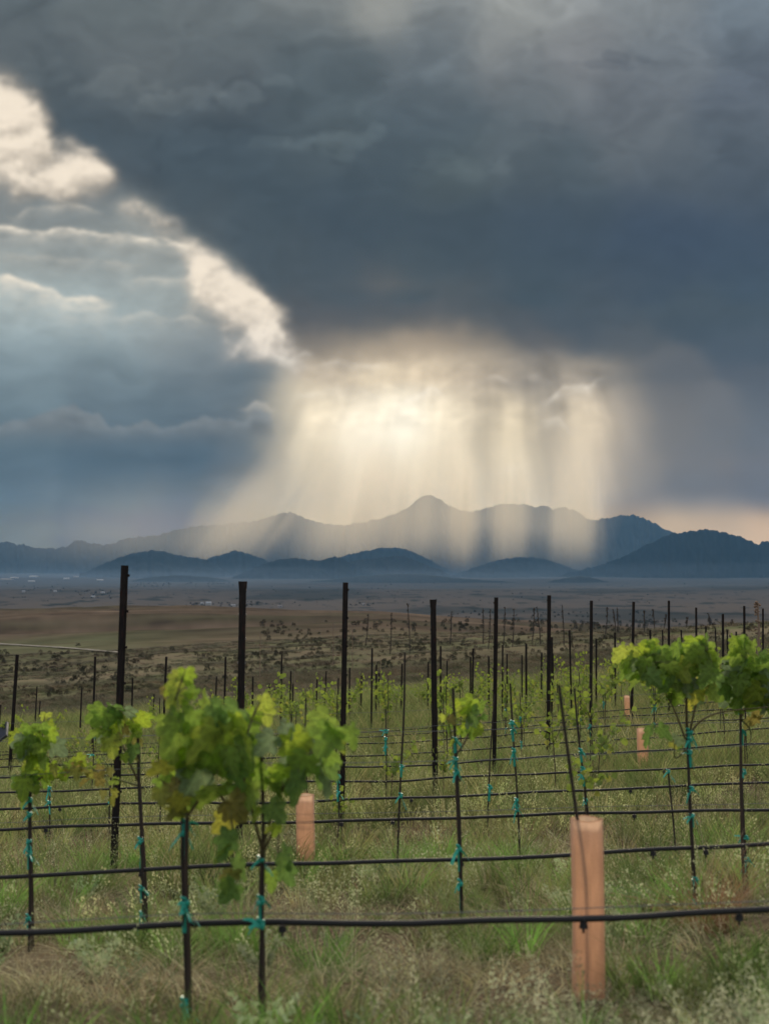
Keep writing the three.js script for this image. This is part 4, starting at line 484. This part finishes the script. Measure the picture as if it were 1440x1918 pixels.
scatter('grey_weeds', 'pale grey-green leafy weeds in the lower right foreground and among the grass', herbs, GM, area(1.9, 8, 40, (X, Z) => sstep(0.1, 0.35, fbm(X / 0.7 + 60, Z / 0.7, 3)) * 0.45 + 0.9 * sstep(4.4, 3.4, -Z) * sstep(-0.1, 0.25, X), () => [R(0.6, 1.25)]), SAGE);
scatter('seed_grass', 'soft pale seed haze of weeds at the bottom right', seedy, GM, area(2, 4.1, 70, (X) => sstep(-0.15, 0.3, X), () => [R(0.5, 0.85)]), [G(0.517, 0.566, 0.360), G(0.448, 0.448, 0.306)]);
{ const spots = []; for (let i = 0; i < 40; i++) spots.push([(1200 - 720) / FOCAL * 14.2 + R(-0.35, 0.35), -14.6 + R(0.1, 0.9), R(0.9, 1.4), 1.35]); scatter('tall_grass', 'tall grass half hiding the small orange tube below the right-hand vine', field, GM, spots, GREEN.concat(OLIVE)); }
// meadow between the rows
scatter('meadow_grass', 'olive meadow grass between the middle rows', field, GM, area(7, 16, 66, (X, Z) => (0.15 + bare(X / 1.6, Z / 1.6)) * (0.5 + wide(X, Z)), (d) => [R(0.7, 1.35) * mix(0.75, 1.1, sstep(7.5, 12, d)), 1.2]), GREEN.concat(OLIVE, OLIVE));
scatter('meadow_grass', 'green tufts of meadow grass between the middle rows', lush, GM, area(7, 18, 22, (X, Z) => sstep(-0.05, 0.25, patch(X / 2, Z / 2)), () => [R(0.8, 1.3), 1.1]), GREEN);
scatter('dry_grass', 'dry tan bunches of grass between the middle rows', dead, GM, area(8, 20, 22, (X, Z) => 0.15 + sstep(0, 0.25, dry(X / 2, Z / 2)), () => [R(0.8, 1.5), 1.2]), TAN.concat(RUST));
scatter('seed_grass', 'tall thin yellow grass stalks in the middle rows', seedy, GM, area(6.5, 20, 20, (X, Z) => 0.35 + wide(X + 9, Z), () => [R(0.8, 1.2)]), [G(0.448, 0.468, 0.216), G(0.345, 0.390, 0.162), G(0.517, 0.507, 0.270)]);
scatter('meadow_grass', 'olive meadow grass of the back rows', field, GM, area(15, 48, 26, (X, Z) => 0.55 + wide(X / 2, Z / 2), (d) => [R(1.2, 1.9) * (1 + d / 90), 1]), GREEN.concat(OLIVE));
scatter('dry_grass', 'dry grass of the back rows', dead, GM, area(18, 60, 6, (X, Z) => 0.2 + sstep(0, 0.25, dry(X / 5, Z / 5)), (d) => [R(1.2, 2.2) * (1 + d / 90), 0.9]), TAN.concat(OLIVE));
const bushy = [1, 2, 3].map((i) => tuft(60, 0.42, 0.6, 0.012, 0.9, i * 3 + 700));
scatter('hill_grass', 'dull green and brown grass on the slopes below the vineyard', bushy, GM, area(45, 150, 2.6, (X, Z) => 0.5 + fbm(X / 20, Z / 14, 3), (d) => [R(0.7, 1.5)]), [G(0.128, 0.119, 0.068), G(0.093, 0.105, 0.054), G(0.170, 0.128, 0.085)]);
scatter('hill_grass', 'dull grass on the farther slopes', bushy, GM, area(150, 420, 0.35, (X, Z) => 0.4 + fbm(X / 50, Z / 34, 3), (d) => [R(1.4, 3.2), 0.6]), [G(0.102, 0.095, 0.060), G(0.076, 0.085, 0.048), G(0.136, 0.102, 0.071)]);
{ // one rusty bunch of grass leaning at the foot of the right-hand vine
  const p = meet(1265, 1700, 5); const b = thing('bunchgrass', 'rusty brown bunch of dead grass arching left beside the right-hand vine stake', 'grass', onLand(p.x, -6.0, -0.02));
  const q = tuft(300, 0.58, 0.2, 0.0024, 1.1, 909); part('blades', q, leafMat(0.4, 0.23, 0.12, 0.4), b); const q2 = tuft(110, 0.58, 0.22, 0.002, 1.6, 911); part('blades', q2, leafMat(0.55, 0.43, 0.26, 0.4), b); b.rotation.z = 0.35;
}

// ---------- shrubs on the slopes ----------
function shrubGeo(seed) { const q = mulberry(seed), pos = []; for (let i = 0; i < 260; i++) { const a = q() * 6.28, u = q(), n = 0.75 + 0.5 * fbm(Math.cos(a) * 1.5 + seed, u * 2 + Math.sin(a) * 1.5, 2), r = 0.5 * n * Math.sqrt(1 - (u * 0.9) ** 2) * (0.6 + 0.4 * q()), y = u * 0.62 * n + 0.02, x = Math.cos(a) * r, z = Math.sin(a) * r, e = 0.035 + q() * 0.04; for (let k = 0; k < 3; k++) pos.push(x + (q() - 0.5) * e * 2.2, y + (q() - 0.4) * e * 2.4, z + (q() - 0.5) * e * 2.2); } const g = new THREE.BufferGeometry(); g.setAttribute('position', new THREE.Float32BufferAttribute(pos, 3)); g.computeVertexNormals(); return g; }
const SHRUB = [1, 2, 3, 4].map((i) => shrubGeo(i * 31)), SM = [leafMat(0.035, 0.04, 0.023, 0.12), leafMat(0.042, 0.047, 0.027, 0.12), leafMat(0.028, 0.03, 0.02, 0.12)];
const wood = tube([V(0, -0.1, 0), V(0.02, 0.12, 0.01), V(0.0, 0.3, 0.02)], 0.03, 0.015, 5, 4);
function shrub(px, py, wpx, label, group, from = 40) { const p = meet(px, py, from), d = -p.z, s = wpx / FOCAL * d, t = thing('shrub', label, 'shrub', p, group); part('foliage', pick(SHRUB), pick(SM), t); part('stem', wood, MAT.bark, t); t.scale.set(s, s * R(0.9, 1.25), s); t.rotation.y = R(0, 6.28); return t; }
shrub(147, 1211, 13, 'lone dark round shrub on the green flat near the pale track');
shrub(323, 1220, 15, 'dark shrub at the edge of the slope right of the highest post');
shrub(106, 1258, 12, 'dark shrub standing alone left of the hillside scrub');
shrub(725, 1258, 34, 'large dark bush on the slope left of the flared middle post');
shrub(492, 1186, 9, 'small dark shrub on the brown hill right of the wide flared post');
shrub(520, 1186, 11, 'dark shrub on the brown knoll right of the wide flared post');
shrub(1122, 1180, 11, 'round dark shrub on the ridge between two tall posts on the right'); shrub(1157, 1182, 13, 'second round dark shrub on the ridge left of the right-hand vine'); shrub(1214, 1184, 13, 'dark round shrub just above the left part of the right-hand vine'); shrub(1197, 1168, 9, 'low black shrub on the skyline above the right-hand vine'); shrub(1224, 1169, 12, 'pair-like black shrub on the skyline above the right-hand vine'); shrub(1272, 1171, 7, 'tiny black shrub alone on the skyline above the right-hand vine'); shrub(1409, 1174, 9, 'small dark shrub on the skyline near the right edge');
const SG = 'dark shrubs scattered over the slopes';
for (let i = 0; i < 46; i++) shrub(R(70, 480), R(1252, 1318), R(9, 20), 'dark shrub in the scrubby hollow on the left', 'shrubs of the left hollow');
for (let i = 0; i < 40; i++) shrub(R(690, 1180), R(1164, 1182), R(6, 12), 'dark shrub along the ridge top on the right', 'shrubs along the right ridge');
for (let i = 0; i < 28; i++) shrub(R(480, 1120), R(1188, 1255), R(5, 13), 'dark shrub on the green-brown middle slope', SG);
{ const spots = []; for (let i = 0; i < 3600; i++) { const px = R(-20, 1460), py = px < 480 ? R(1222, 1325) : R(1164, 1262), n = fbm(px / 90, py / 30 + 7, 3); if (rnd() > sstep(-0.16, 0.12, n) * (px < 480 ? 1 : 0.75)) continue; const p = meet(px, py, 40); spots.push([p.x, p.z, R(5, 13) / FOCAL * -p.z]); } scatter('scrub', 'low dark scrub covering the slopes below the vineyard', SHRUB, gm(), spots, [G(0.032, 0.035, 0.021), G(0.045, 0.045, 0.028), G(0.05, 0.042, 0.03)], 'scrub'); }

// ---------- dry flower stalks on the ridge ----------
const STK = std(0.045, 0.035, 0.028), STP = std(0.24, 0.17, 0.12);
function stalk(xt, yt, yb, d, mat, label, group, w = 2.2) { const top = place(xt, yt, d), base = onLand(top.x - 0.01 * d * R(-0.3, 0.3), -d, -0.1), t = thing('flower_stalk', label, 'stalk', base, group), v = top.clone().sub(base), r = w / FOCAL * d / 2; part('stem', tube([V(0, 0, 0), v.clone().multiplyScalar(0.5).add(V(r, 0, 0)), v], r, r * 0.6, 6, 8), mat, t); const head = []; for (let i = 0; i < 26; i++) { const s = 0.45 + 0.55 * rnd(), c = v.clone().multiplyScalar(s); head.push(new THREE.OctahedronGeometry(r * R(0.7, 1.3)).translate(c.x + R(-1, 1) * r * 1.6, c.y, c.z + R(-1, 1) * r * 1.6)); } tag(part('seed_head', mergeGeometries(head), mat, t), null, null, null, 'stuff'); return t; }
stalk(1417, 1126, 1190, 60, STP, 'thick pale dead flower stalk near the right edge', null, 5.5);
for (const [x, yt, n] of [[763, 1130], [904, 1139], [918, 1141], [945, 1137], [962, 1140], [1000, 1138], [1005, 1136], [1052, 1133], [1137, 1137], [1148, 1141], [1155, 1138], [1206, 1143], [1222, 1141], [1247, 1150], [1325, 1148], [1371, 1160], [733, 1148], [845, 1146], [1286, 1156], [690, 1150]].sort((a, b) => a[0] - b[0]).map((v, i) => [...v, i + 1])) stalk(x, yt, 1168, R(170, 260), STK, `thin dark dry flower stalk on the ridge skyline, ${ORD(n)} from the left`, 'flower stalks on the ridge');
for (const [x, yt, d, n] of [[488, 1188, 130], [552, 1250, 40], [624, 1166, 170], [660, 1172, 150], [713, 1232, 45], [1087, 1228, 55]].map((v, i) => [...v, i + 1])) { const top = place(x, yt, d), b = onLand(top.x, -d, -0.1), t = single('cane_stick', tube([V(0, 0, 0), top.clone().sub(b).multiplyScalar(0.5), top.clone().sub(b)], 0.8 / FOCAL * d, 0.6 / FOCAL * d, 5, 6), STP, `thin pale stick standing on the slope behind the vine rows, ${ORD(n)} from the left`, 'stick', 'pale sticks on the slope'); t.position.copy(b); }

// ---------- the pale track, the panel, and the far settlement ----------
{ const pos = [], idx = [], P = [[-60, 1203.5], [-20, 1206], [20, 1208], [60, 1210.5], [100, 1213], [140, 1216], [180, 1219.5], [225, 1223.5]], A = []; for (let i = 0; i <= 40; i++) { const t = i / 40 * (P.length - 1), k = Math.min(P.length - 2, t | 0), f = t - k; A.push([mix(P[k][0], P[k + 1][0], f), mix(P[k][1], P[k + 1][1], f)]); }
  A.forEach(([x, y], i) => { const a = meet(x, y - 1.0, 60), b = meet(x, y + 1.0, 60); pos.push(a.x, land(a.x, a.z) + 0.25, a.z, b.x, land(b.x, b.z) + 0.25, b.z); if (i < 40) idx.push(2 * i, 2 * i + 1, 2 * i + 2, 2 * i + 1, 2 * i + 3, 2 * i + 2); });
  const g = new THREE.BufferGeometry(); g.setAttribute('position', new THREE.Float32BufferAttribute(pos, 3)); g.setIndex(idx); g.computeVertexNormals(); single('track', g, std(0.06, 0.056, 0.044, { side: THREE.DoubleSide }), 'pale dirt track crossing the green flat on the left', 'track', null, 'structure'); }
{ const d = 18.5, c = place(-9, 1384, d), t = thing('solar_panel', 'small tilted solar panel on a pole at the left edge', 'solar panel', onLand(c.x, c.z)); const h = c.y - t.position.y, f = new THREE.Group();
  part('pole', new THREE.CylinderGeometry(0.022, 0.022, h, 10).translate(0, h / 2, 0), MAT.steel, t); const pan = part('panel', new THREE.BoxGeometry(0.42, 0.02, 0.3), std(0.012, 0.016, 0.03, { roughness: 0.35 }), t); pan.position.y = h + 0.01; pan.rotation.set(0.5, 0.2, 0.62); const fr = mergeGeometries([[0, 0.14, 0.44, 0.02], [0, -0.14, 0.44, 0.02], [0.21, 0, 0.02, 0.3], [-0.21, 0, 0.02, 0.3]].map(([x, z, w, l]) => new THREE.BoxGeometry(w, 0.034, l).translate(x, 0, z * 1.06))); part('frame', fr, std(0.1, 0.105, 0.115, { metalness: 0.5, roughness: 0.6 }), pan); }
{ const stick = place(1174, 1368, 20); single('stick', tube([stick.clone().add(V(-0.05, -0.08, 0)), stick, stick.clone().add(V(0.04, 0.08, 0))], 0.006, 0.006, 6, 4), std(0.55, 0.52, 0.47), 'short pale stick leaning at the foot of a post left of the right-hand vine', 'stick'); }
const HW = [std(0.5, 0.5, 0.48), std(0.36, 0.34, 0.32), std(0.42, 0.4, 0.36)], HR = [std(0.3, 0.3, 0.3), std(0.2, 0.18, 0.17), std(0.36, 0.37, 0.38)];
function house(px, py, wpx, hpx, label, group, name = 'farmhouse') { const p = meet(px, py, 2500), d = -p.z, w = wpx / FOCAL * d, h = hpx / FOCAL * d, t = thing(name, label, name === 'farmhouse' ? 'house' : 'building', p, group); part('wall', new THREE.BoxGeometry(w, h, w * 0.6).translate(0, h / 2, 0), pick(HW), t); const s = new THREE.Shape([new THREE.Vector2(-w * 0.36, 0), new THREE.Vector2(w * 0.36, 0), new THREE.Vector2(0, h * 0.6)]), r = new THREE.ExtrudeGeometry(s, { depth: w * 1.06, bevelEnabled: false }); r.rotateY(Math.PI / 2); r.translate(-w * 0.53, h + 0.05, 0); part('roof', r, pick(HR), t); t.rotation.y = R(-0.3, 0.3); return t; }
house(391, 1134, 10, 4.5, 'white farmhouse, the brightest speck among the trees left of the wide flared post'); house(379, 1132.5, 6, 3, 'small white shed just left of the brightest farmhouse'); house(437, 1136, 8, 2.5, 'low pale house just left of the wide flared post, under a row of trees'); house(525, 1137.5, 9, 2.6, 'long white house alone right of the wide flared post'); house(681, 1133, 5, 2.2, 'tiny pale house right of the third tall post');
house(45, 1110, 6, 2.4, 'small pale house in the valley near the left edge'); house(175, 1120, 7, 2.6, 'pale house left of the highest post, nearest one of its cluster'); house(193, 1112, 7, 2.4, 'pale house left of the highest post, upper one of its cluster'); house(104, 1109, 6, 2.2, 'small pale house midway between the left edge and the highest post');
for (const [x, y, w, n] of [[14, 1086.5, 22], [28, 1083.5, 14], [60, 1090, 12], [65, 1081, 16], [125, 1085, 10], [143, 1081.5, 9], [170, 1079.5, 30], [188, 1088, 12]].map((v, i) => [...v, i + 1])) house(x, y, w, 1.6, `pale low block for a bright ground strip in the far valley, ${ORD(n)} from the left edge`, 'blocks for bright strips of the far valley', 'strip_block');  // low pale blocks put in for bright strips of valley ground
{ const spots = [], add = (x0, x1, y0, y1, n, w) => { for (let i = 0; i < n; i++) { const p = meet(R(x0, x1), R(y0, y1), 2500); spots.push([p.x, p.z, R(0.6, 1.3) * w / FOCAL * -p.z]); } }; add(352, 400, 1130, 1136, 16, 5); add(410, 500, 1129, 1137, 30, 5); add(655, 700, 1131, 1136, 12, 5); add(140, 215, 1105, 1122, 34, 5); add(30, 120, 1098, 1112, 20, 4); add(240, 440, 1092, 1100, 50, 4); add(820, 1220, 1146, 1158, 50, 6); add(0, 1440, 1092, 1135, 120, 3.5); scatter('valley_trees', 'dark specks of trees and brush across the far valley', SHRUB, gm(), spots, [G(0.02, 0.024, 0.018)], 'trees'); }

renderer.render(scene, camera);
